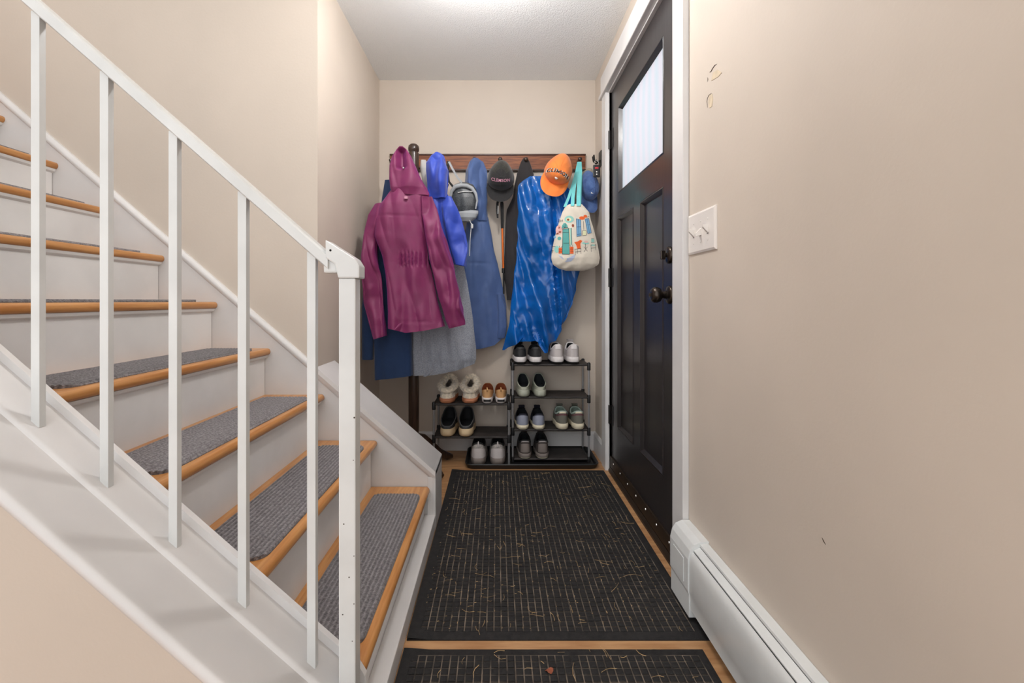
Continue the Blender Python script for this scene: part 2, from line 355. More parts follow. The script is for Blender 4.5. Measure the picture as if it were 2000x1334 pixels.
slanted('cap_moulding', 'white', -.248, XL+.001, zw, [(YS,-.02),(YS-.016,-.02),(YS-.012,-.034),(YS-.006,-.05),(YS,-.052)], kw)
MB().box(-.28, -.248, YS-.010, YS+.002, 0, zw(-.24)-.02).build('end_stile', 'white', kw, bevel=.002)
# railing-side knee wall with wide sloped cap
nk = bpy.data.objects.new('wall_stair_front', None); C.objects.link(nk); nk.location = (-.31, .76, 0); struct(nk, 'beige wall below the white stair cap')
def zc(x): return zs(x)-.031
MB().prism([(-.312,0),(-.312,zc(-.312)-.03),(xa,zc(xa)-.03),(xa,0)], .757, YN-.012).build('wall_face', 'wall', nk)
prof = [(YN-.012,0),(YN-.012,-.03)]+[(.745+.009-.017*math.sin(a), -.0165-.0165*math.cos(a)) for a in [i*PI/8 for i in range(9)]]
slanted('cap', 'white', -.306, xa, zc, prof, nk)
slanted('shoe_rail', 'white', -.306, xa, zc, [(YN-.012,-.002),(YN-.012,.010),(.853,.010),(.846,.006),(.843,-.002)], nk)
slanted('cove', 'white', -.306, xa, zc, [(.757,-.03),(.747,-.03),(.757,-.05)], nk)
# ------------------------------------------------------------------ stair railing
YRL = .872
rl = thing('stair_railing', 'white painted metal stair railing with square balusters and chipped paint', 'railing', (-.284, YRL, 0))
for px in (75, 208.5, 342, 476, 610.5, -58, -192):
    x = (px-CX)*YRL/F; zt_ = 1.012+(-.353-x)*.874
    MB().box(x-.0082, x+.0082, YRL-.0065, YRL+.0065, zc(x)+.004, zt_).build('baluster', 'rail', rl, bevel=.0008)
def zr(x): return 1.008+(-.353-x)*.874
slanted('handrail', 'rail', -.318, -1.75, zr, [(YRL-.017,.004),(YRL-.017,.026),(YRL-.012,.030),(YRL+.012,.030),(YRL+.017,.026),(YRL+.017,.004),(YRL+.010,0),(YRL-.010,0)], rl, False)
xn = (683-CX)*YRL/F
np_ = MB().box(xn-.0160, xn+.0160, YRL-.016, YRL+.016, 0, .962).build('newel_post', 'rail', rl, bevel=.003)
for k, (dx, zz) in enumerate([(.012,.62),(-.006,.50),(.013,.44),(.004,.40),(.013,.35),(-.008,.33),(.010,.28),(.0135,.70)]):
    MB().lathe((xn+dx, YRL-.0158, zz), [(.0012+.0006*(k % 2),0),(.0008,-.0006)], 'Y', 7).build('paint_chip', 'chip', np_)
ef = MB().prism([(xn+.024,.962),(xn+.024,.985),(xn+.016,.998),(xn-.040,1.034),(xn-.040,1.000),(xn-.022,.988),(xn-.016,.962)], YRL-.019, YRL+.019).build('end_fitting', 'rail', rl, bevel=.003)
MB().lathe((xn-.030, YRL-.019, 1.014), [(.0022,0),(.002,-.0006)], 'Y', 10).build('screw_hole', 'dark', ef)
MB().box(xn-.046, xn-.020, YRL-.012, YRL+.012, .972, 1.0).build('bracket', 'rail', ef, bevel=.004)
# ------------------------------------------------------------------ carpet tread mats
def tread_mat(k):
    x, z = nose(k); xf, xb = x-.022, x-.205; ya, yb = .985, 1.752
    nx, ny = 74, 26; R = .03
    top = []
    for i in range(nx+1):
        u = i/nx; xx = xf+(xb-xf)*u
        dx = min(xx-xb, xf-xx); ins = 0 if dx > R else R-math.sqrt(max(0, R*R-(R-dx)**2))
        row = []
        for j in range(ny+1):
            v = j/ny; yy = ya+ins+(yb-ya-2*ins)*v
            e = min(1, min(dx, .02)/.006)
            zz = z+.0025+.0035*e+.0030*abs(math.sin(u*PI*15))*e+.0008*noise.noise((xx*90, yy*60, k))
            row.append((xx, yy, zz))
        top.append(row)
    mb = MB(); mb.rings(top, closed=False)
    # skirt down to the tread
    edge = [top[i][0] for i in range(nx+1)]+[top[nx][j] for j in range(1, ny+1)]+[top[i][ny] for i in range(nx-1, -1, -1)]+[top[0][j] for j in range(ny-1, 0, -1)]
    mb.rings([edge, [(p[0], p[1], z+.0002) for p in edge]], cap0=False, cap1=True)
    return mb
ords = ['lowest', 'second', 'third', 'fourth', 'fifth', 'sixth', 'seventh', 'eighth']
for k in range(1, 9):
    tag(tread_mat(k).build('stair_tread_mat', 'carpet', smooth=True),
        'grey ribbed carpet pad on the %s oak stair tread%s' % (ords[k-1], '' if k == 1 else ' from the bottom'), 'stair mat', 'carpet pads on the stair treads')
# ------------------------------------------------------------------ baseboard heater
hh = thing('baseboard_heater', 'long white metal baseboard heater along the beige wall', 'heater', (XR, 1.44, 0))
MB().prism([(XR,0.02),(XR,.224),(XR-.004,.227),(XR-.026,.224),(XR-.026,.217),(XR-.006,.214),(XR-.006,.02)], -.6, 1.40).build('back_panel', 'heater', hh)
MB().prism([(XR-.027,.216),(XR-.044,.207),(XR-.044,.204),(XR-.027,.212)], -.6, 1.40).build('damper', 'heater', hh)
cv = [(XR-.046,.203),(XR-.052,.196),(XR-.056,.184),(XR-.057,.165),(XR-.057,.085),(XR-.054,.078),(XR-.054,.04),(XR-.048,.036),(XR-.048,.04),(XR-.051,.044),(XR-.051,.165),(XR-.049,.186),(XR-.043,.199)]
MB().prism(cv, -.6, 1.40).build('front_cover', 'heater', hh, smooth=True)
MB().prism([(XR-.046,.05),(XR-.01,.05),(XR-.01,.15),(XR-.046,.15)], -.6, 1.38).build('fin_core', 'dark', hh)
ec = [(XR,.015),(XR,.231),(XR-.024,.231),(XR-.044,.222),(XR-.055,.205),(XR-.061,.180),(XR-.061,.090),(XR-.058,.08),(XR-.058,.015)]
e_ = MB().prism(ec, 1.30, 1.434).build('end_cap', 'heater', hh, bevel=.0015)
MB().box(XR-.0625, XR-.060, 1.33, 1.405, .10, .17).build('access_door', 'heater', e_, bevel=.0008)
# ------------------------------------------------------------------ light switch
ls = thing('light_switch', 'white three gang toggle switch plate on the beige wall', 'light switch', (XR, 1.34, 1.12))
sy0, sy1, sz0, sz1 = 1.252, 1.430, 1.062, 1.184
pl = [(sy0,sz0),(sy1,sz0),(sy1,sz1),(sy0,sz1)]
MB().rings([[(XR,)+p for p in pl], [(XR-.004,)+p for p in pl], [(XR-.007, p[0]+(.006 if p[0]==sy0 else -.006), p[1]+(.006 if p[1]==sz0 else -.006)) for p in pl]]).build('plate', 'plate', ls)
for i, up in enumerate((1, -1, 1)):
    yy = sy0+.043+i*.046; zz = 1.123
    tg = MB().rings([[(XR-.006, yy-.005, zz-.011), (XR-.006, yy+.005, zz-.011), (XR-.006, yy+.005, zz+.011), (XR-.006, yy-.005, zz+.011)],
                [(XR-.022, yy-.0035, zz+up*.010-.004), (XR-.022, yy+.0035, zz+up*.010-.004), (XR-.022, yy+.0035, zz+up*.010+.004), (XR-.022, yy-.0035, zz+up*.010+.004)]]).build('toggle', 'plate', ls)
    MB().box(XR-.0074, XR-.0068, yy-.0052, yy+.0052, zz-.0125, zz-.0112).build('slot_gap', 'dark', tg)
    for s in (-1, 1):
        MB().lathe((XR-.007, yy, zz+s*.030), [(.003,0),(.0025,-.0012)], 'X', 10).build('screw', 'plate', ls)
# ------------------------------------------------------------------ floor mats
def floor_mat(name, label, x0, x1, y0, y1, nparts, far_first):
    t = thing(name, label, 'door mat', ((x0+x1)/2, (y0+y1)/2, 0), 'black rubber door mats')
    mb = MB(); nx, ny = 60, 60; bd = .023; g = []
    for i in range(nx+1):
        row = []
        for j in range(ny+1):
            x = x0+(x1-x0)*i/nx; y = y0+(y1-y0)*j/ny
            e = min(x-x0, x1-x, y-y0, y1-y)
            z = .003+.005*sm(0, bd*.9, e)-.005*sm(bd*.9, bd, e)+.0012*noise.noise((x*4, y*4, 3))
            if x < x0+.08: z += .012*sm(.08, 0, x-x0)*(.5+.5*noise.noise((0, y*3, 9)))
            row.append((x, y, z))
        g.append(row)
    mb.rings(g, closed=False); mb.rings([[(x0,y0,0),(x1,y0,0),(x1,y1,0),(x0,y1,0)], [(x0,y0,.003),(x1,y0,.003),(x1,y1,.003),(x0,y1,.003)]])
    mb.build('base', 'rubber', t, smooth=True)
    px = .0205; cs = []
    cols = int((x1-x0-2*bd)/px); rows = int((y1-y0-2*bd)/px)
    xs = x0+(x1-x0-cols*px)/2; ys = y0+bd
    MB().box(xs-.002, xs+cols*px+.002, ys-.002, ys+rows*px+.002, .0035, .0062).build('gully', 'mat_base', t)
    for r in range(rows):
        for c in range(cols): cs.append((ys+(r+.5)*px, xs+(c+.5)*px))
    a = .0087; zt = .0090
    def blk(mb, cx, cy, zo=0):
        q = [(-a,-a),(a,-a),(a,a),(-a,a)]
        mb.rings([[(cx+u, cy+v, .004) for u, v in q], [(cx+u, cy+v, .0076+zo) for u, v in q], [(cx+u*.72, cy+v*.72, zt+zo) for u, v in q]], cap0=False)
    vis = [c for c in cs if c[0] > 1.09]
    vis.sort()
    parts, rest = vis[:nparts], vis[nparts:]+[c for c in cs if c[0] <= 1.09]
    pm = MB(); blk(pm, 0, 0); first = None
    for (cy, cx) in parts:
        if first is None:
            first = pm.build('mat_block', 'rubber', t)
            o = first
        else:
            o = bpy.data.objects.new('mat_block', first.data); C.objects.link(o); o.parent = t; o.matrix_parent_inverse = first.matrix_parent_inverse
        o.location = (cx, cy, random.uniform(-.0004, .0006))
    rm = MB()
    for (cy, cx) in rest: blk(rm, cx, cy, random.uniform(-.0004, .0006))
    o = rm.build('mat_blocks', 'rubber', t); o['kind'] = 'stuff'
    return t
floor_mat('door_mat', 'large black rubber door mat lying beside the entry door, up to the boot tray', -.2445, .575, 1.232, 2.462, 290, False)
floor_mat('door_mat', 'black rubber door mat lying beside the baseboard heater', -.2445, .540, .35, 1.198, 230, False)
mb = MB()
for i in range(190):
    y = random.uniform(1.1, 2.42); x = random.uniform(-.22, .54)
    if abs(y-1.215) < .02: continue
    a = random.choice([0, PI/2, random.uniform(0, PI)])+random.uniform(-.3, .3); l = random.uniform(.006, .022) if random.random() < .93 else random.uniform(.025, .035)
    cv_ = random.uniform(-.4, .4); pts = []
    for s in (-1, -.3, .3, 1):
        pts.append((x+math.cos(a+cv_*s)*l*s, y+math.sin(a+cv_*s)*l*s, .0112+random.uniform(0, .002)))
    mb.tube(pts, random.uniform(.0003, .0006), 4)
for i in range(1500):        # chaff in the gullies
    r_ = random.random(); 
    gx = -.262+.0205*random.randint(2, 38)+.0085; gy = random.uniform(1.27, 2.42)
    if random.random() < .5: gx, gy = random.uniform(-.22, .54), 1.267+.0205*random.randint(0, 56)
    vert = random.random() < .5
    mb.tube([(gx, gy, .0075), (gx+(.006 if not vert else .0008), gy+(.006 if vert else .0008), .008)], .0006, 3)
o = mb.build('dry_grass_debris', 'straw'); o['kind'] = 'stuff'; tag(o, 'dry straw and grass bits scattered over the black mats', 'debris')
lf = MB().rings([[(.128+.010*math.cos(a)*(1+.3*math.sin(3*a)), 1.118+.008*math.sin(a), .0115+.003*math.sin(2*a)) for a in [i*PI/5 for i in range(10)]],
                 [(.128+.009*math.cos(a), 1.118+.007*math.sin(a), .0135+.003*math.sin(2*a)) for a in [i*PI/5 for i in range(10)]]]).build('leaf_fragment', 'p_brown')
tag(lf, 'small brown dry leaf scrap on the near black mat', 'leaf')
# ------------------------------------------------------------------ boot tray and shoe racks
bt = thing('boot_tray', 'black plastic boot tray under the shoe racks', 'tray', (.19, 2.62, 0))
def rrect(x0, x1, y0, y1, r, z, n=5):
    pts = []
    for cx, cy, a0 in ((x1-r, y1-r, 0), (x0+r, y1-r, PI/2), (x0+r, y0+r, PI), (x1-r, y0+r, 3*PI/2)):
        for i in range(n+1):
            a = a0+i*PI/2/n; pts.append((cx+r*math.cos(a), cy+r*math.sin(a), z))
    return pts
tx0, tx1, ty0, ty1 = -.178, .560, 2.475, 2.790
MB().rings([rrect(tx0+.012, tx1-.012, ty0+.012, ty1-.012, .04, .001), rrect(tx0, tx1, ty0, ty1, .045, .026), rrect(tx0+.002, tx1-.002, ty0+.002, ty1-.002, .045, .030),
            rrect(tx0+.008, tx1-.008, ty0+.008, ty1-.008, .042, .027), rrect(tx0+.018, tx1-.018, ty0+.018, ty1-.018, .038, .006)]).build('tray', 'tray', bt, smooth=True)
def rack(label, x0, x1, yf, yb, shelves, z0, ztop):
    t = thing('shoe_rack', label, 'shoe rack', ((x0+x1)/2, (yf+yb)/2, z0), 'stackable shoe racks')
    for x in (x0, x1):
        for y in (yf, yb):
            MB().tube([(x, y, z0 if x > -.17 else 0.0), (x, y, ztop)], .0062, 12).build('post', 'tube', t, smooth=True)
    for z in shelves:
        sh = []
        for i in range(25):
            u = i/24; row = []
            for j in range(13):
                v = j/12
                row.append((x0+(x1-x0)*u, yf+(yb-yf)*v, z-.004*math.sin(PI*v)*math.sin(PI*u)+.0022*noise.noise((u*9, v*5, z*20))))
            sh.append(row)
        s_ = MB().rings(sh, closed=False)
        low = [[(p[0], p[1], p[2]-.003) for p in r] for r in sh]; s_.rings(low, closed=False)
        so = s_.build('shelf_fabric', 'shelf', t, smooth=True)
        for y in (yf, yb): MB().tube([(x0, y, z-.004), (x1, y, z-.004)], .006, 10).build('shelf_bar', 'shelf', t, smooth=True)
        for x in (x0, x1): MB().tube([(x, yf, z-.004), (x, yb, z-.004)], .005, 8).build('side_bar', 'joint', t, smooth=True)
        for x in (x0, x1):
            for y in (yf, yb):
                MB().lathe((x, y, z), [(.0098,max(-.034, z0+.001-z)),(.0102,max(-.03, z0+.003-z)),(.0102,.006),(.0085,.011)] if z < ztop-.02 else [(.0098,-.034),(.0102,-.03),(.0102,.004),(.006,.010)], 'Z', 14).build('corner_joint', 'joint', t, smooth=True)
    return t
RS = (.028, .192, .376, .560); LS = (.163, .347)
rack('tall four tier shoe rack with black fabric shelves standing in the boot tray', .088, .518, 2.575, 2.752, RS, .007, .560)
rack('lower shoe rack with two black fabric shelves next to the dark coat tree', -.352, .066, 2.535, 2.735, LS, .007, .347)
# ------------------------------------------------------------------ shoes
def shoe(name, label, group, px, z, Yh, L=.226, w=.044, z0=.026, hh=.058, hs=.040, hf=.066, yo=.105, lo=.085, wo=.033, rot=0.0,
         upper='s_black', sole='s_white', out='s_out', inner='s_inner', laces=None, counter=None, tab=None, collar=None, loop=None, flare=.0, tilt=0, heelblock=None):
    yo *= L/.275; lo *= L/.275
    x = (px-CX)*Yh/F
    t = thing(name, label, 'shoe', (x, Yh, z), group); t.rotation_euler = (tilt, 0, rot)
    N = 48; ph = [2*PI*i/N for i in range(N)]
    def foot(p, k=1.0):
        tt = (1-math.cos(p))/2; s = math.sin(p)
        ww = w*(.93+.09*sm(.35, .7, tt)-.10*sm(.2, .42, tt)*(1-sm(.42, .65, tt)))
        return Vector((math.copysign(abs(s)**.62, s)*ww*k, L/2-(L/2)*math.cos(p)*k, 0))
    def opn(p): return Vector((wo*math.copysign(abs(math.sin(p))**.6, math.sin(p)), yo-lo*math.cos(p), 0))
    def Hh(p):
        c = math.cos(p); return hs+((hh if c > 0 else hf)-hs)*c*c
    def up(p, s, off=0.0):
        q = foot(p, .96).lerp(opn(p), s**1.9); q.z = z0-.004+Hh(p)*(1-(1-s)**1.75)
        n = Vector((q.x, (q.y-yo)*.5, .02)).normalized() if off else Vector()
        return q+n*off
    S = [i/12 for i in range(13)]
    MB().rings([[up(p, s) for p in ph] for s in S], cap0=False, cap1=False).build('upper', upper, t, smooth=True, local=True)
    inn = []
    for s in (0, .15, .4, .7, 1):
        ring = []
        for p in ph:
            a = up(p, 1.0); c = foot(p, .84); q = a.lerp(c, s**.8*.9); q.z = a.z+(z0+.006-a.z)*s-.0008; q.x *= .96
            ring.append(q)
        inn.append(ring)
    MB().rings(inn, cap0=False).build('lining', inner, t, smooth=True, local=True)
    zz = [0, z0*.22, z0*.22]; kk = [.93, .985, .985]
    MB().rings([[foot(p, k)+Vector((0, (1-k)*L/2*0, h)) for p in ph] for h, k in ((0, .95), (z0*.12, 1.0+flare), (z0*.34, 1.02+flare))]).build('outsole', out, t, smooth=True, local=True)
    MB().rings([[foot(p, k)+Vector((0, 0, h)) for p in ph] for h, k in ((z0*.34, 1.02+flare), (z0*.62, 1.045+flare*.6), (z0*.95, 1.01), (z0*1.08, .965))]).build('midsole', sole, t, smooth=True, local=True)
    def patch(nm, m, p0, p1, s0, s1, off=.0014, n1=14, n2=6):
        g_ = [[up(p0+(p1-p0)*i/n1, s0+(s1-s0)*j/n2, off) for j in range(n2+1)] for i in range(n1+1)]
        mb_ = MB().rings(g_, closed=False); g2 = [[up(p0+(p1-p0)*i/n1, s0+(s1-s0)*j/n2, -.001) for j in range(n2+1)] for i in range(n1+1)]
        e1 = [g_[i][0] for i in range(n1+1)]+[g_[n1][j] for j in range(n2+1)]+[g_[i][n2] for i in range(n1, -1, -1)]+[g_[0][j] for j in range(n2, -1, -1)]
        e2 = [g2[i][0] for i in range(n1+1)]+[g2[n1][j] for j in range(n2+1)]+[g2[i][n2] for i in range(n1, -1, -1)]+[g2[0][j] for j in range(n2, -1, -1)]
        mb_.rings([e1, e2], cap0=False, cap1=False)
        return mb_.build(nm, m, t, smooth=True, local=True)
    if counter: patch('heel_counter', counter[0], -counter[1], counter[1], counter[2], counter[3])
    if tab: patch('heel_tab', tab[0], -tab[1], tab[1], tab[2], tab[3], .0026, 8, 5)
    if heelblock:
        g_ = []
        for i in range(9):
            p = -.42+.84*i/8
            g_.append([foot(p, 1.05+flare*.6)+Vector((0, -.0006, z0*h)) for h in (.38, .60, .82)])
        MB().rings(g_, closed=False).build('heel_label', heelblock, t, local=True)
    if collar:
        MB().tube([up(p, 1.0)+Vector((0, 0, .001)) for p in ph+[0.0, ph[1]]], collar[1], 10).build('collar', collar[0], t, smooth=True, local=True)
    if laces:
        tongue = [[up(PI+a, s, .002) for a in (-.34, -.17, 0, .17, .34)] for s in (.45, .6, .8, .97)]
        tongue.append([q+Vector((0, -.012, .022)) for q in tongue[-1]])
        MB().rings(tongue, closed=False).build('tongue', upper, t, smooth=True, local=True)
        for i, s in enumerate((.52, .62, .72, .82, .92)):
            a = up(PI-.42, s, .004); c = up(PI+.42, s+.04*(1 if i % 2 else -1), .004); m_ = (a+c)/2+Vector((0, 0, .006))
            MB().tube([a, a.lerp(m_, .6)+Vector((0, 0, .002)), m_, c.lerp(m_, .6)+Vector((0, 0, .002)), c], .0022, 6).build('lace', laces, t, smooth=True, local=True)
        k = up(PI, .95, .008)+Vector((0, -.004, .012))
        for s in (-1, 1):
            MB().tube([k, k+Vector((s*.008, -.004, .004)), k+Vector((s*.018, .002, .001)), k+Vector((s*.014, .010, -.004)), k], .0014, 6).build('lace_loop', laces, t, smooth=True, local=True)
    if loop:
        a = up(0, .62, .002); c = up(0, 1.0, .003)
        MB().tube([a, (a+c)/2+Vector((0, -.007, .004)), c+Vector((0, -.002, .006)), c+Vector((0, .006, -.004))], .0035, 8, 1.8).build('pull_loop', loop, t, smooth=True, local=True)
    return t
YR, YLk = 2.556, 2.522
def pair(name, label, pxs, **k):
    for px in pxs: shoe(name, label, label.split(' on ')[0]+' pair', px, **k)
pair('running_shoe', 'black running shoe with thick white sole on the top rack shelf', (1017, 1047.5), z=RS[3]+.003, Yh=YR, w=.0415, z0=.036, hh=.062, upper='s_black', sole='s_white', laces='s_white', tab=('s_black', .5, .6, 1.0), counter=('s_black', 1.3, .1, .55))
pair('running_shoe', 'pale grey running shoe with white sole on the top rack shelf', (1090.5, 1122), z=RS[3]+.003, Yh=YR, w=.043, z0=.036, hh=.074, hf=.075, upper='s_greywhite', sole='s_white', laces='s_black', collar=('s_white', .004), tab=('s_white', .22, .5, 1.0))
pair('clog', 'sage green foam clog on the second rack shelf', (1023.5, 1056.5), z=RS[2]+.003, Yh=YR, w=.0405, z0=.034, hh=.020, hs=.040, hf=.076, yo=.108, lo=.094, wo=.034, upper='s_sage', sole='s_sage', out='s_sage', inner='s_inner', collar=('s_sage', .0035), flare=.03)
pair('sneaker', 'navy sneaker with silver heel and cream sole edge on the third rack shelf', (1021.5, 1053.5), z=RS[1]+.003, Yh=YR, w=.042, z0=.022, hh=.068, upper='s_navy', sole='s_cream', out='s_cream', laces='s_black', counter=('s_bluegrey', 1.0, .05, .72), tab=('s_navy', .4, .70, 1.0))
pair('trail_shoe', 'olive grey trail shoe with cream sole and pale heel tab on the third rack shelf', (1100, 1131.5), z=RS[1]+.003, Yh=YR, w=.042, z0=.030, hh=.072, hs=.046, upper='s_olive', sole='s_cream', out='s_cream', inner='s_mint', laces='s_black', counter=('s_plum', 1.4, .52, .66), tab=('s_cream', .36, .70, .98), collar=('s_mint', .0045))
pair('running_shoe', 'dark brown worn running shoe on the lowest rack shelf', (1026, 1060.5), z=RS[0]+.003, Yh=YR, w=.044, z0=.026, hh=.075, hs=.05, hf=.08, upper='s_brown', sole='s_taupe', out='s_cream', laces='s_black', tab=('s_greywhite', .45, .80, .94), counter=('s_taupe', .5, .1, .6), collar=('s_black', .005))
pair('clog', 'charcoal slip-on clog with thick sand sole on the lower rack shelf', (872.5, 909), z=LS[0]+.003, Yh=YLk, L=.25, w=.0485, z0=.038, hh=.018, hs=.045, hf=.088, yo=.112, lo=.098, wo=.041, upper='s_clog', sole='s_sand', out='s_sand', inner='s_clog', collar=('s_clogrim', .003), flare=.03)
pair('slip_on_shoe', 'tan canvas slip-on shoe with white sole on the upper shelf of the lower rack', (951.5, 978.5), z=LS[1]+.003, Yh=YLk, w=.0365, z0=.028, hh=.052, hs=.038, hf=.062, L=.245, lo=.078, yo=.088, upper='s_tan', sole='s_white', out='s_white', inner='s_gum', loop='s_tan', heelblock='s_out')
pair('sneaker', 'light grey knit sneaker with taupe sole on the boot tray', (934, 972), z=.0075, Yh=2.518, L=.235, w=.050, z0=.036, hh=.085, hs=.055, hf=.09, upper='s_knit', sole='s_taupe', out='s_taupe', laces='s_greywhite', loop='s_greywhite', collar=('s_black', .005), counter=('s_greywhite', .9, .04, .5))
for px in (871.5, 916.5):           # shearling slippers
    t = shoe('slipper', 'fluffy cream shearling slipper with gum sole on the upper shelf of the lower rack', 'shearling slippers pair', px, LS[1]+.003, YLk, w=.052, z0=.024, hh=.042, hs=.048, hf=.082, yo=.115, lo=.080, wo=.030, L=.255, upper='s_fur', sole='s_gum', out='s_gum', inner='s_taupe')
    ring = []; NN = 48
    for i in range(NN+2):
        p = 2*PI*i/NN; c = math.cos(p)
        ring.append(Vector((.041*math.sin(p), .112-.088*c, .030+(.050+((.036 if c < 0 else -.016))*c*c))))
    mb = MB(); mb.tube(ring, .0185, 14)
    mb.v = [tuple(Vector(v)*(1+.05*noise.noise(Vector(v)*90))+Vector((noise.noise(Vector(v)*120), noise.noise(Vector(v)*120+Vector((5,0,0))), noise.noise(Vector(v)*120+Vector((0,7,0)))))*.0014) for v in mb.v]
    cl = mb.build('fur_collar', 's_fur', t, smooth=True, local=True)
    fz = MB()
    for i in range(2600):
        q = random.choice(ring); a = random.uniform(0, 2*PI); e = random.uniform(-.2, 1.2)
        d = Vector((math.cos(a)*.8, math.sin(a)*.6, e)).normalized()
        b0 = q+Vector((random.uniform(-.006, .006), random.uniform(-.006, .006), 0))+d*.016; tip = b0+d*.009+Vector((random.uniform(-.003, .003),)*3)
        s_ = d.orthogonal()*.0006
        fz.add([b0-s_, b0+s_, tip], [(0, 1, 2)])
    fo = fz.build('fur_fuzz', 's_fur', t, local=True); fo['kind'] = 'stuff'
# ------------------------------------------------------------------ wall hook rail
hr = thing('coat_hook_rail', 'stained cherry wood coat hook rail mounted on the beige back wall', 'hook rail', (-.06, YB, 1.72))
rx0, rx1 = -.655, .540
MB().box(rx0, rx1, YB-.020, YB, 1.722, 1.808).build('board', 'railwood', hr, bevel=.002)
MB().box(rx0-.002, rx1+.002, YB-.026, YB, 1.806, 1.816).build('top_edge', 'railedge', hr, bevel=.003)
MB().box(rx0-.002, rx1+.002, YB-.026, YB, 1.713, 1.724).build('bottom_edge', 'railedge', hr, bevel=.003)
for px in (927, 977, 1027, 1083, 1132):
    x = (px-CX)*2.75/F
    MB().lathe((x, YB-.02, 1.768), [(.012,0),(.0085,-.008),(.0075,-.030),(.011,-.042),(.0135,-.052),(.012,-.060),(.006,-.064)], 'Y', 16).build('peg', 'treewood', hr, smooth=True)
# ------------------------------------------------------------------ coat tree
YT = 2.50; tx = (808-CX)*YT/F
ct = thing('coat_tree', 'dark walnut standing coat tree holding the jackets', 'coat tree', (tx, YT, 0))
ztop = W(808, 281, YT).z
MB().lathe((tx, YT, 0), [(.030,.10),(.030,.16),(.026,.18),(.0285,.22),(.0285,ztop-.075),(.0285,ztop-.052)], 'Z', 24).build('pole', 'treewood', ct, smooth=True)
MB().lathe((tx, YT, 0), [(.024,ztop-.052),(.024,ztop-.045),(.0285,ztop-.040),(.0305,ztop-.028),(.0285,ztop-.013),(.018,ztop-.003),(.004,ztop)], 'Z', 24).build('finial', 'treewood', ct, smooth=True)
for a in (.62, PI-.5, -.75, PI+.75):
    c, s = math.cos(a), math.sin(a)
    pts = [(tx+c*r*.85, YT+s*r*.85, z) for r, z in ((.015,.165),(.07,.150),(.13,.105),(.19,.055),(.25,.026),(.285,.020))]
    MB().tube(pts, [.030,.030,.027,.024,.022,.012], 12, .8).build('foot', 'treewood', ct, smooth=True)
for a, zz, l in ((.5, ztop-.13, .20), (PI-.4, ztop-.13, .15), (-1.9, ztop-.19, .17), (-.35, ztop-.30, .20), (-2.1, ztop-.28, .15)):
    c, s = math.cos(a), math.sin(a)
    MB().tube([(tx+c*.02, YT+s*.02, zz), (tx+c*l*.6, YT+s*l*.6, zz+.015), (tx+c*l, YT+s*l, zz+.045), (tx+c*l*1.02, YT+s*l*1.02, zz+.062)], [.009,.008,.0085,.010], 10).build('peg_arm', 'treewood', ct, smooth=True)
# ------------------------------------------------------------------ garments
def loft(rows, Y, th, seed, fold=.012, freq=9.0, hem=None, N=84, NR=96, grow=.6, crease=.004, cap_top=True, gathers=None, flat=.72, yoff=None, diag=0.0, groove=None, vs_=3.0, ridge=.55, seams=()):
    rows = [tuple(r)+((1.0,) if len(r) == 3 else ()) for r in rows]
    p0, p1 = rows[0][0], rows[-1][0]; rs = []
    for i in range(NR+1):
        v = i/NR; py = p0+(p1-p0)*v; xl, xr, ts = interp(rows, py)
        cx, hw = (xl+xr)/2, (xr-xl)/2; ring = []
        for j in range(N):
            a = 2*PI*j/N; ca, sa = math.cos(a), math.sin(a)
            px = cx+hw*math.copysign(abs(ca)**.9, ca)
            pyy = py
            if hem: pyy = p0+(py-p0)*(interp(hem, px)[0]-p0)/(p1-p0)
            Yc = Y+(yoff(v) if yoff else 0)
            y = Yc+th*ts*math.copysign(abs(sa)**flat, sa)
            P = W(px, pyy, Yc); u = P.x*freq+diag*P.z
            am = fold*(1-grow+grow*v)*min(1, ts*1.2)
            side = -1 if sa < 0 else 1
            n1 = noise.noise((u+seed*3.1, P.z*vs_*.45, seed+side*4)); n2 = noise.noise((u*1.7+seed+P.z*2.2, P.z*vs_*.7, seed+9+side))
            d = am*(1.3*n1+ridge*(1-2.6*abs(n2)))
            d += am*.4*noise.noise((u*2.6+seed-P.z*3, P.z*vs_*1.6, seed+13+side))
            for sy_ in seams: d += .0035*math.exp(-((pyy-sy_)/1.6)**2)*abs(sa)
            n3 = noise.noise((P.x*14+P.z*9, P.z*16-P.x*6, seed+20)); d += crease*.8*n3*abs(sa)
            n4 = noise.noise((P.x*30-P.z*14, P.z*26, seed+31)); d += crease*.35*n4*abs(sa)
            if sa > 0: d *= .3
            if gathers:
                g0, g1, gx0, gx1, ga = gathers
                k = sm(g0-7, g0, pyy)*(1-sm(g1, g1+7, pyy))*sm(gx0-6, gx0, px)*(1-sm(gx1, gx1+6, px))
                if sa < 0: d += k*(-ga*abs(math.sin(px*.42))+.010)
            if groove and sa < 0:
                gx, gy0, gy1, gw, gd = groove
                gc = gx+(pyy-gy0)*.05
                d += gd*math.exp(-((px-gc)/gw)**2)*sm(gy0-4, gy0+6, pyy)*(1-sm(gy1-8, gy1, pyy))
            ring.append((P.x+.3*d*ca, y+d*abs(sa)**.5*(1 if True else 0), P.z))
        rs.append(ring)
    # turn the hem inward
    last = rs[-1]; c = sum((Vector(p) for p in last), Vector())/N
    rs.append([Vector(p).lerp(c, .06)+Vector((0, 0, .004)) for p in last]); rs.append([Vector(p).lerp(c, .35)+Vector((0, 0, .03)) for p in last])
    return MB().rings(rs)
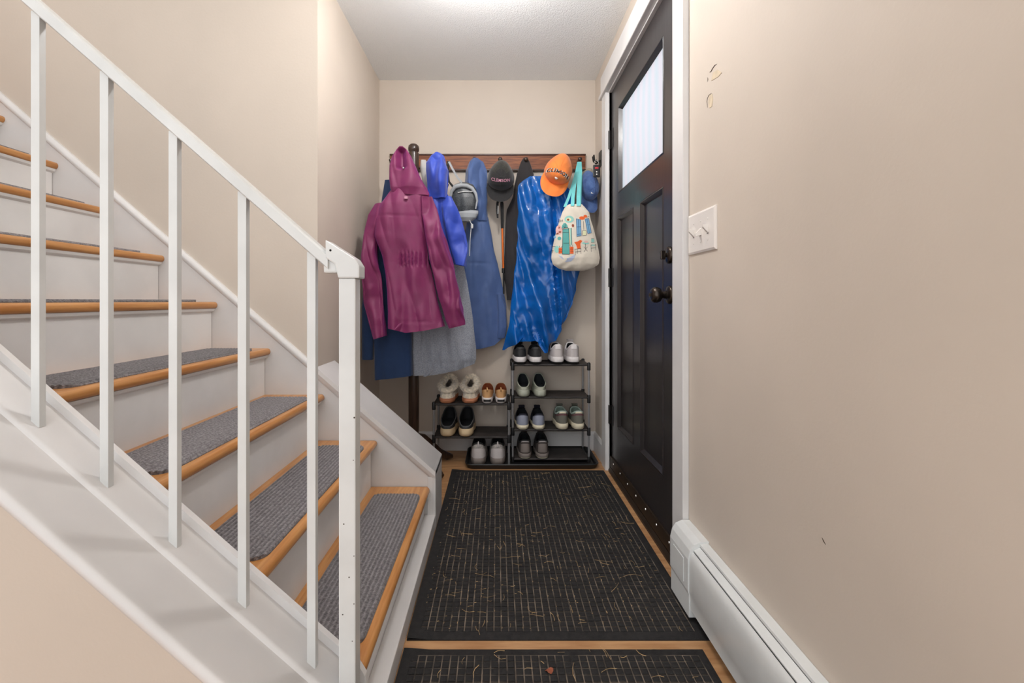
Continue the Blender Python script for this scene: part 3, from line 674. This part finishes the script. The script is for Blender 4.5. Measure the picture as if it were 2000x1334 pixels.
# --- maroon jacket
YM = 2.26
mj = thing('jacket', 'maroon hooded rain jacket with gathered waist hanging on the coat tree', 'jacket', W(800, 660, YM))
body = loft([(366,768,832,.55),(380,758,838,.8),(400,744,830,1),(430,733,827,1),(464,732,829,1),(500,747,832,.9),(515,750,834,.85),(540,754,840,1),(575,757,848,1.1),(612,758,857,1.15),(645,758,866,1.15)], YM, .055, 1,
            fold=.036, freq=7, seams=(424,628), hem=[(750,641),(770,642),(795,649),(830,645),(868,637)], gathers=(497,517,782,832,.014), crease=.004, N=180).build('body', 'maroon', mj, smooth=True)
loft([(286,780,787,.2),(292,776,793,.5),(305,768,803,.8),(325,762,812,1),(350,761,822,1),(368,763,832,.95),(382,768,836,.7)], YM-.012, .05, 2, fold=.026, grow=.2, groove=(784,290,336,7,.045), crease=.005).build('hood', 'maroon', mj, smooth=True)
loft([(398,734,760,.5),(420,722,752,.9),(460,712,733,1),(500,706,736,1),(520,706,739,1),(545,708,742,1),(590,713,747,1),(630,722,752,.95),(661,730,755,.85)], YM+.006, .042, 3, fold=.032, freq=9, vs_=8, hem=[(728,663),(757,655)], grow=.2, crease=.006).build('sleeve', 'maroon', mj, smooth=True)
loft([(384,822,842,.5),(412,826,852,.9),(443,829,863,1),(504,839,881,1),(560,854,894,1),(605,867,904,1),(640,877,907,.85)], YM-.026, .042, 4, fold=.032, freq=9, vs_=8, hem=[(872,643),(907,634)], grow=.2, crease=.006).build('sleeve', 'maroon', mj, smooth=True)
q = W(793, 386, YM-.058)
MB().box(q.x-.007, q.x+.007, q.y-.004, q.y+.02, q.z-.006, q.z+.006).build('logo_patch', 'pink', mj)
q = W(788, 328, YM-.055); MB().lathe(q, [(.005,.01),(.0055,0),(.003,-.004)], 'Y', 12).build('snap_button', 'steel', mj, smooth=True)
# --- navy coat
YV = 2.37
nc = thing('coat', 'dark navy coat hanging on the coat tree beneath the maroon jacket', 'coat', W(768, 740, YV))
loft([(352,752,800,.5),(390,746,806,.9),(450,742,806,1),(560,734,804,1),(640,730,804,1),(742,732,806,1.1)], YV, .028, 5, fold=.012, hem=[(730,742),(806,733)], crease=.002).build('body', 'navy', nc, smooth=True)
loft([(400,735,752,.6),(500,716,740,1),(600,708,731,1),(702,708,729,.9)], YV+.01, .028, 6, fold=.006, crease=.003).build('sleeve', 'navy', nc, smooth=True)
# --- grey jacket
YG = 2.425
gj = thing('jacket', 'heather grey jacket with gathered drawstring hem hanging behind the maroon jacket', 'jacket', W(865, 735, YG))
def hemg(): return [(798,733),(830,735),(870,728),(900,720),(929,709)]
loft([(390,835,884,.6),(440,832,894,.9),(520,826,903,1),(570,822,913,1),(640,816,923,1),(700,818,928,1.1),(722,822,928,1.0),(733,826,925,.8)], YG, .034, 7, fold=.026, freq=10, hem=hemg(), gathers=(708,735,800,930,.008), crease=.005).build('body', 'grey', gj, smooth=True)
loft([(480,812,830,.8),(600,803,826,1),(700,804,828,1),(733,806,828,.8)], YG-.012, .024, 8, fold=.012, freq=16, crease=.006).build('sleeve', 'grey', gj, smooth=True)
loft([(313,822,832,.4),(330,821,838,.8),(360,826,842,.9),(392,836,850,.9)], YG+.02, .03, 9, fold=.008).build('hood', 'grey_light', gj, smooth=True)
# --- royal blue jacket
YBk = 2.335
bj = thing('jacket', 'royal blue hooded jacket hanging on the coat tree', 'jacket', W(870, 520, YBk))
loft([(298,850,857,.3),(304,843,864,.6),(318,834,870,.9),(334,834,877,1),(360,838,876,1),(388,841,873,.8)], YBk-.01, .042, 10, fold=.042, freq=10, vs_=6, grow=.1, crease=.007).build('hood', 'royal', bj, smooth=True)
loft([(380,842,874,.7),(400,842,884,.9),(430,844,886,1),(480,850,890,1),(516,858,892,1)], YBk+.008, .032, 11, fold=.020, freq=10).build('body', 'royal', bj, smooth=True)
loft([(384,866,881,.6),(405,864,891,.9),(430,866,899,1),(460,874,906,1),(492,884,912,1),(519,890,909,.8)], YBk-.02, .034, 12, fold=.036, freq=9, vs_=7, hem=[(888,516),(912,521)], crease=.007, grow=.2).build('sleeve', 'royal', bj, smooth=True)
# --- slate blue jacket on the rail
YSl = 2.735
sj = thing('jacket', 'long slate blue hooded jacket hanging from the wall hook rail', 'jacket', W(950, 680, YSl))
loft([(309,924,933,.3),(316,917,940,.6),(335,910,947,.9),(360,908,951,1),(385,910,951,1),(405,914,951,.95),(432,916,952,.7)], YSl-.01, .040, 13, fold=.044, freq=10, vs_=5, grow=.1, crease=.006).build('hood', 'slate', sj, smooth=True)
loft([(424,914,953,.7),(450,908,958,.9),(490,902,964,1),(520,900,971,1),(570,900,979,1),(620,905,987,1),(660,912,988,1.05),(682,918,985,1)], YSl, .038, 14, fold=.034, freq=7, seams=(515,), hem=[(915,681),(935,681),(965,674),(996,645)], crease=.004).build('body', 'slate', sj, smooth=True)
loft([(575,970,980,.5),(605,972,989,.9),(640,972,990,.9),(660,970,986,.6)], YSl-.012, .022, 15, fold=.010, freq=16).build('sleeve', 'slate', sj, smooth=True)
# --- black garment
YK = 2.757
bk = thing('jacket', 'black knit jacket hanging from the hook rail beside the blue plastic poncho', 'jacket', W(1005, 585, YK))
loft([(309,1022,1030,.3),(318,1017,1035,.7),(340,1010,1042,1),(362,1005,1047,1),(385,1002,1046,1),(410,990,1044,1),(440,987,1036,1),(500,985,1030,1),(545,984,1026,1),(560,988,1022,.9),(586,990,1016,.7)], YK, .024, 16, fold=.011, freq=9, crease=.004).build('body', 'blackcloth', bk, smooth=True)
# --- blue plastic poncho
YP = 2.665
pc = thing('poncho', 'shiny bright blue plastic poncho hanging from the hook rail', 'poncho', W(1050, 690, YP))
loft([(344,1036,1078,.3),(352,1024,1092,.6),(366,1012,1106,.9),(380,1010,1116,1),(420,1012,1124,1),(470,1013,1130,1),(520,1009,1135,1),(560,1003,1128,1.05),(600,999,1118,1.1),(640,996,1104,1.15),(670,990,1092,1.2),(690,985,1082,1.1)], YP, .034, 17,
     fold=.034, freq=9, ridge=1.0, vs_=2.6, diag=1.2, hem=[(983,685),(998,677),(1012,667),(1045,666),(1057,671),(1062,690),(1068,689),(1074,669),(1092,662)], crease=.016, N=120, NR=100, grow=.35, groove=(1078,380,690,3.5,.035)).build('body', 'poncho', pc, smooth=True)
# --- small backpack
YPk = 2.60
bp = thing('backpack', 'small grey and black mesh backpack hanging between the blue jackets', 'backpack', W(905, 430, YPk))
loft([(357,897,914,.3),(361,888,924,.6),(370,881,930,.9),(388,880,933,1),(404,884,932,1),(418,894,926,.8)], YPk, .040, 18, fold=.004, crease=.003, grow=0).build('body', 'packdark', bp, smooth=True)
MB().tube([W(px, py, YPk-.034-.006*math.sin(PI*i/8)) for i, (px, py) in enumerate([(880,386),(882,374),(889,365),(900,362),(912,363),(922,368),(929,378),(932,392),(929,408)])], [.006,.010,.013,.013,.012,.011,.009,.006,.004], 10).build('top_panel', 'packgrey', bp, smooth=True)
loft([(412,896,934,.6),(418,890,934,1),(426,894,930,1),(433,900,920,.6)], YPk-.01, .034, 19, fold=.005, crease=.004).build('bottom_flap', 'packgrey', bp, smooth=True)
MB().tube([W(894+i*5.3, 375+.10*(i-3)**2-.3*i, YPk-.043) for i in range(7)], .0022, 6).build('zipper', 'cord', bp, smooth=True)
MB().tube([W(877, 316, 2.56), W(884, 330, 2.565), W(893, 346, 2.575), W(903, 358, YPk-.01)], .008, 8, .4).build('shoulder_strap', 'packgrey', bp, smooth=True)
MB().tube([W(877, 316, 2.56), W(874, 335, 2.57), W(877, 355, 2.58), W(886, 366, YPk)], .008, 8, .4).build('shoulder_strap', 'webbing', bp, smooth=True)
MB().tube([W(917, 430, YPk-.03), W(922, 440, YPk-.035), W(920, 447, YPk-.037), W(918, 470, YPk-.035), W(917, 500, YPk-.034)], .0022, 8).build('drawcord', 'cord', bp, smooth=True)
MB().lathe(W(922, 442, YPk-.037), [(.003,.014),(.0065,.012),(.0075,0),(.0065,-.012),(.003,-.014)], 'Z', 12).build('cord_lock', 'cord', bp, smooth=True)
# ------------------------------------------------------------------ caps
def text_geo(s, size, shear=0.0):
    cu = bpy.data.curves.new('t', 'FONT'); cu.body = s; cu.size = size; cu.align_x = 'CENTER'; cu.align_y = 'CENTER'; cu.space_character = 1.12
    cu.offset = size*.025
    o = bpy.data.objects.new('t', cu); C.objects.link(o)
    dg = bpy.context.evaluated_depsgraph_get(); me = o.evaluated_get(dg).to_mesh()
    vs = [v.co.copy() for v in me.vertices]; fs = [tuple(p.vertices) for p in me.polygons]
    bpy.data.objects.remove(o, do_unlink=True); bpy.data.curves.remove(cu)
    return vs, fs
def cap(label, loc, roll, main, back=None, a=.079, ht=.118, hb=.062, bul=.105, yaw=0.0, brim_m=None, group='baseball caps', brl=.066):
    t = thing('baseball_cap', label, 'cap', loc, group); t.rotation_euler = (0, roll, yaw)
    def dome(u, v):         # u angle round the rim, v 0 rim .. 1 apex; bulges toward -y
        r = math.cos(v*PI/2)**.72; hz = ht if math.sin(u) > 0 else hb
        fl = 1-.18*sm(.2, 1, math.sin(u))*(1-v)
        return Vector((a*math.cos(u)*r*fl, -bul*math.sin(v*PI/2)**1.1+.004*noise.noise((math.cos(u)*3, math.sin(u)*3, v*3+loc[0]*9)), hz*math.sin(u)*r-.012*math.sin(v*PI/2)))
    def grid(u0, u1, n, v0, v1, k):
        return [[dome(u0+(u1-u0)*i/n, v0+(v1-v0)*j/k) for j in range(k+1)] for i in range(n+1)]
    if back:
        MB().rings(grid(.15*PI, .85*PI, 24, 0, .86, 12), closed=False).build('mesh_back', back, t, smooth=True, local=True)
        MB().rings(grid(.85*PI, 2.15*PI, 44, 0, 1, 14), closed=False).rings(grid(.15*PI, .85*PI, 24, .8, 1, 4), closed=False).build('crown', main, t, smooth=True, local=True)
    else:
        MB().rings(grid(0, 2*PI, 64, 0, 1, 14), closed=False).build('crown', main, t, smooth=True, local=True)
    for uu in (PI*1.5, PI*.5, PI*.17, PI*.83, PI*1.17, PI*1.83):
        MB().tube([dome(uu, k/10)+Vector((0, -.0006, 0)) for k in range(0, 11)], .0009, 5).build('seam', main, t, smooth=True, local=True)
    MB().lathe(dome(0, 1)+Vector((0, .002, 0)), [(.006,0),(.005,-.004),(.002,-.006)], 'Y', 12).build('button', main, t, smooth=True, local=True)
    br = []; bt_ = []
    for i in range(25):
        s = -1+2*i/24; u = PI*1.5+s*PI*.40
        base = dome(u, .10); row = []
        for j in range(9):
            k = j/8; l = brl*math.sqrt(max(0, 1-(abs(s)*.93)**2.6))*k
            row.append(base+Vector((s*.006*k, -.030*k*(1-s*s)+.012*k*s*s, -l)))
        br.append(row)
    lo_ = [[p+Vector((0, .003, .001)) for p in r] for r in br]
    mb = MB().rings(br, closed=False).rings(lo_, closed=False)
    e = [r[-1] for r in br]; e2 = [r[-1] for r in lo_]; mb.rings([e, e2], closed=False)
    mb.build('brim', brim_m or main, t, smooth=True, local=True)
    return t, dome
def cap_text(t, dome, s, size, m, z, arc, name='lettering', dy=0.0, off=.0022, a=.079, hb=.062, bul=.105):
    vs, fs = text_geo(s, size)
    from mathutils.bvhtree import BVHTree
    cr_ = [c for c in t.children if c.name.startswith('crown')][0].data
    bv = BVHTree.FromPolygons([v.co for v in cr_.vertices], [tuple(p.vertices) for p in cr_.polygons])
    out = []
    for v in vs:
        x = v.x; zz = z+v.y+arc*(x/.05)**2
        hit = bv.ray_cast(Vector((x, -1, zz)), Vector((0, 1, 0)))[0]
        out.append((x, (hit.y if hit else -.02)-.0012-dy*.3, zz))
    MB().add(out, fs).build(name, m, t, local=True)
t, dm = cap('black trucker cap with pink lettering hanging from the hook rail', W(978, 352, 2.67), .06, 'capblack', 'mesh', brl=.072)
cap_text(t, dm, 'CLEMSON', .022, 'pink', -.030, .010, 'lettering', .004)
t, dm = cap('bright orange baseball cap hanging over the blue plastic poncho', W(1089, 339, 2.585), .36, 'orange', brl=.080)
cap_text(t, dm, 'CLEMSON', .0275, 'whitethread', -.020, -.004, 'lettering_outline', .004)
cap_text(t, dm, 'CLEMSON', .0252, 'blackthread', -.020, -.004, 'lettering', .0055)
MB().lathe((0, -.085, -.046), [(.011,.014),(.010,-.001),(.006,-.0035),(.001,-.004)], 'Y', 14).build('emblem', 'whitethread', t, local=True)
t, dm = cap('washed denim blue cap hanging in the corner by the door casing', W(1148.5, 368, 2.69), -.05, 'denim', a=.055, ht=.105, hb=.075, yaw=.25, bul=.085, brl=.075)
MB().box(-.020, -.002, -.078, -.070, -.048, -.030).build('patch', 'whitethread', t, local=True, bevel=.002)
MB().box(-.015, -.007, -.0795, -.077, -.042, -.036).build('patch_mark', 'blackthread', t, local=True)
t, dm = cap('khaki cap hanging behind the denim cap', W(1143, 352, 2.765), .5, 'beigecap', a=.046, ht=.08, hb=.05, bul=.035, brl=.03)
# hook and car key on the right wall
hk = thing('wall_hook', 'small dark metal hook on the wall by the door casing', 'hook', (XR, 2.66, 1.72))
MB().box(XR-.006, XR, 2.63, 2.69, 1.70, 1.79).build('back_plate', 'black_metal', hk, bevel=.002)
for yy in (2.645, 2.675):
    MB().tube([(XR-.004, yy, 1.735), (XR-.025, yy, 1.722), (XR-.040, yy, 1.735), (XR-.044, yy, 1.765)], [.004,.004,.004,.005], 8).build('prong', 'black_metal', hk, smooth=True)
kf = thing('car_key_fob', 'black car key fob with red button hanging from the wall hook', 'key fob', W(1165, 346, 2.58))
q = W(1165, 334, 2.58)
MB().box(q.x-.020, q.x+.020, q.y-.006, q.y+.006, q.z-.036, q.z+.034).build('case', 'fob', kf, bevel=.005)
MB().box(q.x-.010, q.x+.010, q.y-.0075, q.y-.005, q.z+.010, q.z+.020).build('panic_button', 'red', kf, bevel=.001)
for k in (0, 1): MB().lathe((q.x, q.y-.006, q.z-.006-.014*k), [(.004,0),(.003,-.0015)], 'Y', 10).build('button', 'whitethread', kf)
MB().tube([(q.x+.012*math.cos(a), q.y, q.z+.046+.013*math.sin(a)) for a in [i*PI/8 for i in range(17)]], .0014, 6).build('key_ring', 'steel', kf, smooth=True)
MB().tube([(q.x, q.y, q.z+.058), (q.x+.005, q.y+.03, q.z+.075), (XR-.03, 2.645, 1.730)], .0025, 6).build('strap', 'webbing', kf)
# ------------------------------------------------------------------ trekking pole
tp = thing('trekking_pole', 'orange trekking pole with black foam grip hanging under the black cap', 'trekking pole', W(983, 575, 2.685))
A = lambda px, py: W(px, py, 2.685)
MB().tube([A(980, 392), A(980.3, 398), A(980.8, 420), A(981, 446)], [.007,.0105,.0095,.0085], 12).build('grip', 'foam', tp, smooth=True)
MB().tube([A(979.5, 388), A(980, 398)], .007, 10).build('grip_top', 's_sand', tp, smooth=True)
MB().tube([A(981, 446), A(983, 526)], .0065, 12).build('upper_shaft', 'shaft', tp, smooth=True)
MB().tube([A(983, 524), A(983.2, 533)], .010, 12).build('flick_lock', 'joint', tp, smooth=True)
MB().tube([A(983.2, 533), A(983.8, 574)], .005, 12).build('lower_shaft', 'joint', tp, smooth=True)
MB().tube([A(974, 386), A(971.5, 398), A(971, 412), A(972, 426)], [.009,.010,.010,.007], 8, .35).build('wrist_strap', 'webbing', tp, smooth=True)
MB().tube([A(973, 402), A(972.6, 418)], .005, 8).build('strap_buckle', 'steel', tp, smooth=True)
# ------------------------------------------------------------------ tote bag
YTt = 2.535
tt = thing('tote_bag', 'cream canvas tote bag with a printed village scene and cyan straps', 'tote bag', W(1123, 528, YTt))
trow = [(399,1112,1136,.25),(403,1104,1140,.4),(415,1098,1150,.6),(430,1093,1153,.8),(450,1087,1159,.95),(470,1082,1164,1.1),(490,1078,1168,1.2),(505,1076.5,1170,1.2),(517,1080,1168,1.0),(525,1092,1155,.7),(529,1106,1140,.3)]
def tote_front(px, py):
    xl, xr, ts = interp(trow, py); cx, hw = (xl+xr)/2, (xr-xl)/2
    c = min(.98, abs(px-cx)/hw); s = math.sqrt(1-c*c)
    P = W(px, py, YTt)
    d = .006*noise.noise((P.x*16+P.z*10, P.z*12, 44))+.010*sm(480, 525, py)*noise.noise((P.x*25-P.z*20, P.z*22, 5))
    return Vector((P.x, YTt-.042*ts*s**.72+d*s, P.z))
rs = []
for i in range(61):
    py = 399+(529-399)*i/60; xl, xr, ts = interp(trow, py); cx, hw = (xl+xr)/2, (xr-xl)/2; ring = []
    for j in range(40):
        px = cx-hw*math.cos(PI*j/39); ring.append(tote_front(px, py))
    for j in range(38, 0, -1):
        px = cx-hw*math.cos(PI*j/39); p = W(px, py, YTt); s = math.sqrt(max(0, 1-min(1, abs(px-cx)/hw)**2)); ring.append(Vector((p.x, YTt+.035*ts*s**.72, p.z)))
    rs.append(ring)
MB().rings(rs).build('bag', 'canvas', tt, smooth=True)
def strap(pts, wpx):
    mb = MB(); g_ = []
    for px, py, Y in pts: g_.append([W(px-wpx/2, py, Y), W(px+wpx/2, py, Y), W(px+wpx/2, py, Y+.003), W(px-wpx/2, py, Y+.003)])
    return mb.rings(g_).build('strap', 'cyan', tt)
strap([(1131,317,2.700),(1126,335,2.685),(1119,360,2.60),(1111,385,2.55),(1103,404,2.523)], 5.5)
strap([(1131,316,2.698),(1127,335,2.68),(1122,360,2.595),(1119,385,2.54),(1118,402,2.513)], 7)
strap([(1132,316,2.700),(1132,335,2.68),(1131,360,2.59),(1130,385,2.535),(1130,402,2.513)], 8)
strap([(1133,317,2.705),(1134,335,2.67),(1134,360,2.62),(1133,385,2.58),(1132,402,2.552)], 6)
K = 1/10.262
def T(x, y): return 1070+x*K, 400+y*K       # print coordinates measured on a close view of the bag
def pr(name, m, pts, off=.0012, n=6):
    # filled quad / polygon print lying on the canvas (subdivided when a quad)
    mb = MB()
    if len(pts) == 4:
        g_ = []
        for i in range(n+1):
            row = []
            for j in range(n+1):
                u, v = i/n, j/n
                a = [pts[0][k]*(1-u)+pts[1][k]*u for k in (0, 1)]; c = [pts[3][k]*(1-u)+pts[2][k]*u for k in (0, 1)]
                p = tote_front(*T(a[0]*(1-v)+c[0]*v, a[1]*(1-v)+c[1]*v)); row.append(p+Vector((0, -off, 0)))
            g_.append(row)
        mb.rings(g_, closed=False)
    else:
        c = [sum(p[k] for p in pts)/len(pts) for k in (0, 1)]
        vs = [tote_front(*T(*p))+Vector((0, -off, 0)) for p in [tuple(c)]+list(pts)]
        mb.add(vs, [(0, i+1, (i+1) % len(pts)+1) for i in range(len(pts))])
    return mb.build(name, m, tt)
def ell(cx, cy, rx, ry, n=14): return [(cx+rx*math.cos(2*PI*i/n), cy+ry*math.sin(2*PI*i/n)) for i in range(n)]
def ln(name, m, segs, wd=7, off=.0016):
    mb = MB()
    for (x0, y0_, x1, y1_) in segs:
        l = math.hypot(x1-x0, y1_-y0_) or 1; nx_, ny_ = -(y1_-y0_)/l*wd/2, (x1-x0)/l*wd/2; k = max(1, int(l/50)); g_ = []
        for i in range(k+1):
            u = i/k; a = (x0+(x1-x0)*u, y0_+(y1_-y0_)*u)
            g_.append([tote_front(*T(a[0]+nx_, a[1]+ny_))+Vector((0, -off, 0)), tote_front(*T(a[0]-nx_, a[1]-ny_))+Vector((0, -off, 0))])
        mb.rings(g_, closed=False)
    return mb.build(name, m, tt)
def rc(x0, y0_, x1, y1_): return [(x0,y0_),(x1,y0_),(x1,y1_),(x0,y1_)]
pr('printed_door', 'p_teal', [(280,510),(395,500),(405,1010),(262,1005)])
pr('printed_door', 'p_teal2', [(398,490),(448,486),(452,825),(402,828)])
pr('printed_door', 'p_cream', [(404,500),(420,499),(424,820),(408,822)], .0018)
pr('printed_arch', 'p_teal', [(262,490),(272,430),(300,388),(335,385),(365,420),(382,478)])
ln('print_lines', 'p_line', [(262,490,385,478),(300,440,320,485),(330,400,330,480),(270,510,396,498),(272,580,390,570),(290,790,400,790),(282,512,264,1003),(396,500,404,1008),(262,1005,405,1010),(448,486,452,825),(398,490,402,828)], 8, .002)
pr('printed_bush', 'p_pink', ell(212, 520, 62, 100)); pr('printed_bush', 'p_brown', ell(205, 470, 28, 22), .0018); pr('printed_bush', 'p_brown', ell(228, 560, 26, 20), .0018); pr('printed_bush', 'p_brown', ell(180, 590, 24, 18), .0018)
pr('printed_bush', 'p_teal', ell(215, 690, 36, 36)); pr('printed_bush', 'p_blue', ell(130, 655, 24, 30))
pr('printed_plate', 'p_teal2', ell(410, 310, 92, 72)); pr('printed_plate', 'p_cream', ell(400, 315, 52, 36), .0018); pr('printed_plate', 'p_brown', ell(388, 320, 24, 22), .0022)
pr('printed_shutter', 'p_blue', [(548,300),(636,325),(640,640),(552,660)]); pr('printed_shutter', 'p_blue', [(725,305),(805,285),(848,580),(770,600)])
ln('print_lines', 'p_bluedark', [(548,300,552,660),(590,312,594,650),(636,325,640,640),(552,660,640,640),(548,300,636,325),(550,620,638,605),(552,470,638,460),(725,305,770,600),(765,295,808,590),(805,285,848,580),(770,600,848,580),(725,305,805,285),(745,430,825,410)], 8, .002)
pr('printed_curtain', 'p_cream', [(665,545),(735,540),(745,630),(665,640)]); ln('print_lines', 'p_line', [(690,350,692,520),(668,540,740,535),(665,640,745,630),(668,540,665,640),(740,535,745,630)], 7, .002)
pr('printed_cat', 'p_orange', ell(665, 285, 58, 36)); pr('printed_cat', 'p_orange', ell(735, 245, 38, 30)); ln('print_lines', 'p_line', [(760,270,815,240)], 6)
pr('printed_fox', 'p_orange', [(500,770),(560,760),(620,725),(660,745),(620,800),(625,890),(560,905),(540,830)]); pr('printed_pot', 'p_orange', rc(415, 860, 485, 1000)); pr('printed_pot', 'p_orange', rc(198, 880, 262, 992))
ln('print_lines', 'p_line', [(415,905,485,905),(415,950,485,950),(198,920,262,920),(198,958,262,958),(430,860,420,830),(460,860,470,820),(220,880,210,840),(240,880,262,850)], 7, .002)
pr('printed_bush', 'p_teal2', ell(165, 905, 46, 72))
ln('print_lines', 'p_line', [(510,900,520,1030),(560,905,560,1000),(630,890,630,1000),(515,965,632,955),(512,910,632,895),(690,860,760,950),(760,860,690,965),(720,800,722,900),(830,820,838,960),(930,800,935,920),(835,830,930,815),(836,890,932,870),(840,700,905,690),(840,770,910,765),(70,840,140,850),(80,910,80,970),(75,930,105,930),(210,305,212,355),(210,305,232,303),(210,330,230,328),(212,355,234,352),(248,310,250,360),(280,310,282,358),(248,335,282,333)], 7)
pr('printed_table', 'p_teal2', ell(725, 790, 72, 24)); pr('printed_flowers', 'p_pink', ell(735, 765, 40, 20), .0018); pr('printed_chair', 'p_teal2', rc(842, 700, 905, 770)); pr('printed_chair', 'p_teal2', ell(878, 825, 46, 14))
pr('printed_flowers', 'p_brown', ell(480, 440, 24, 34)); pr('printed_path', 'p_lav', [(190,1030),(520,1020),(500,1080),(440,1150),(330,1160),(270,1100)])
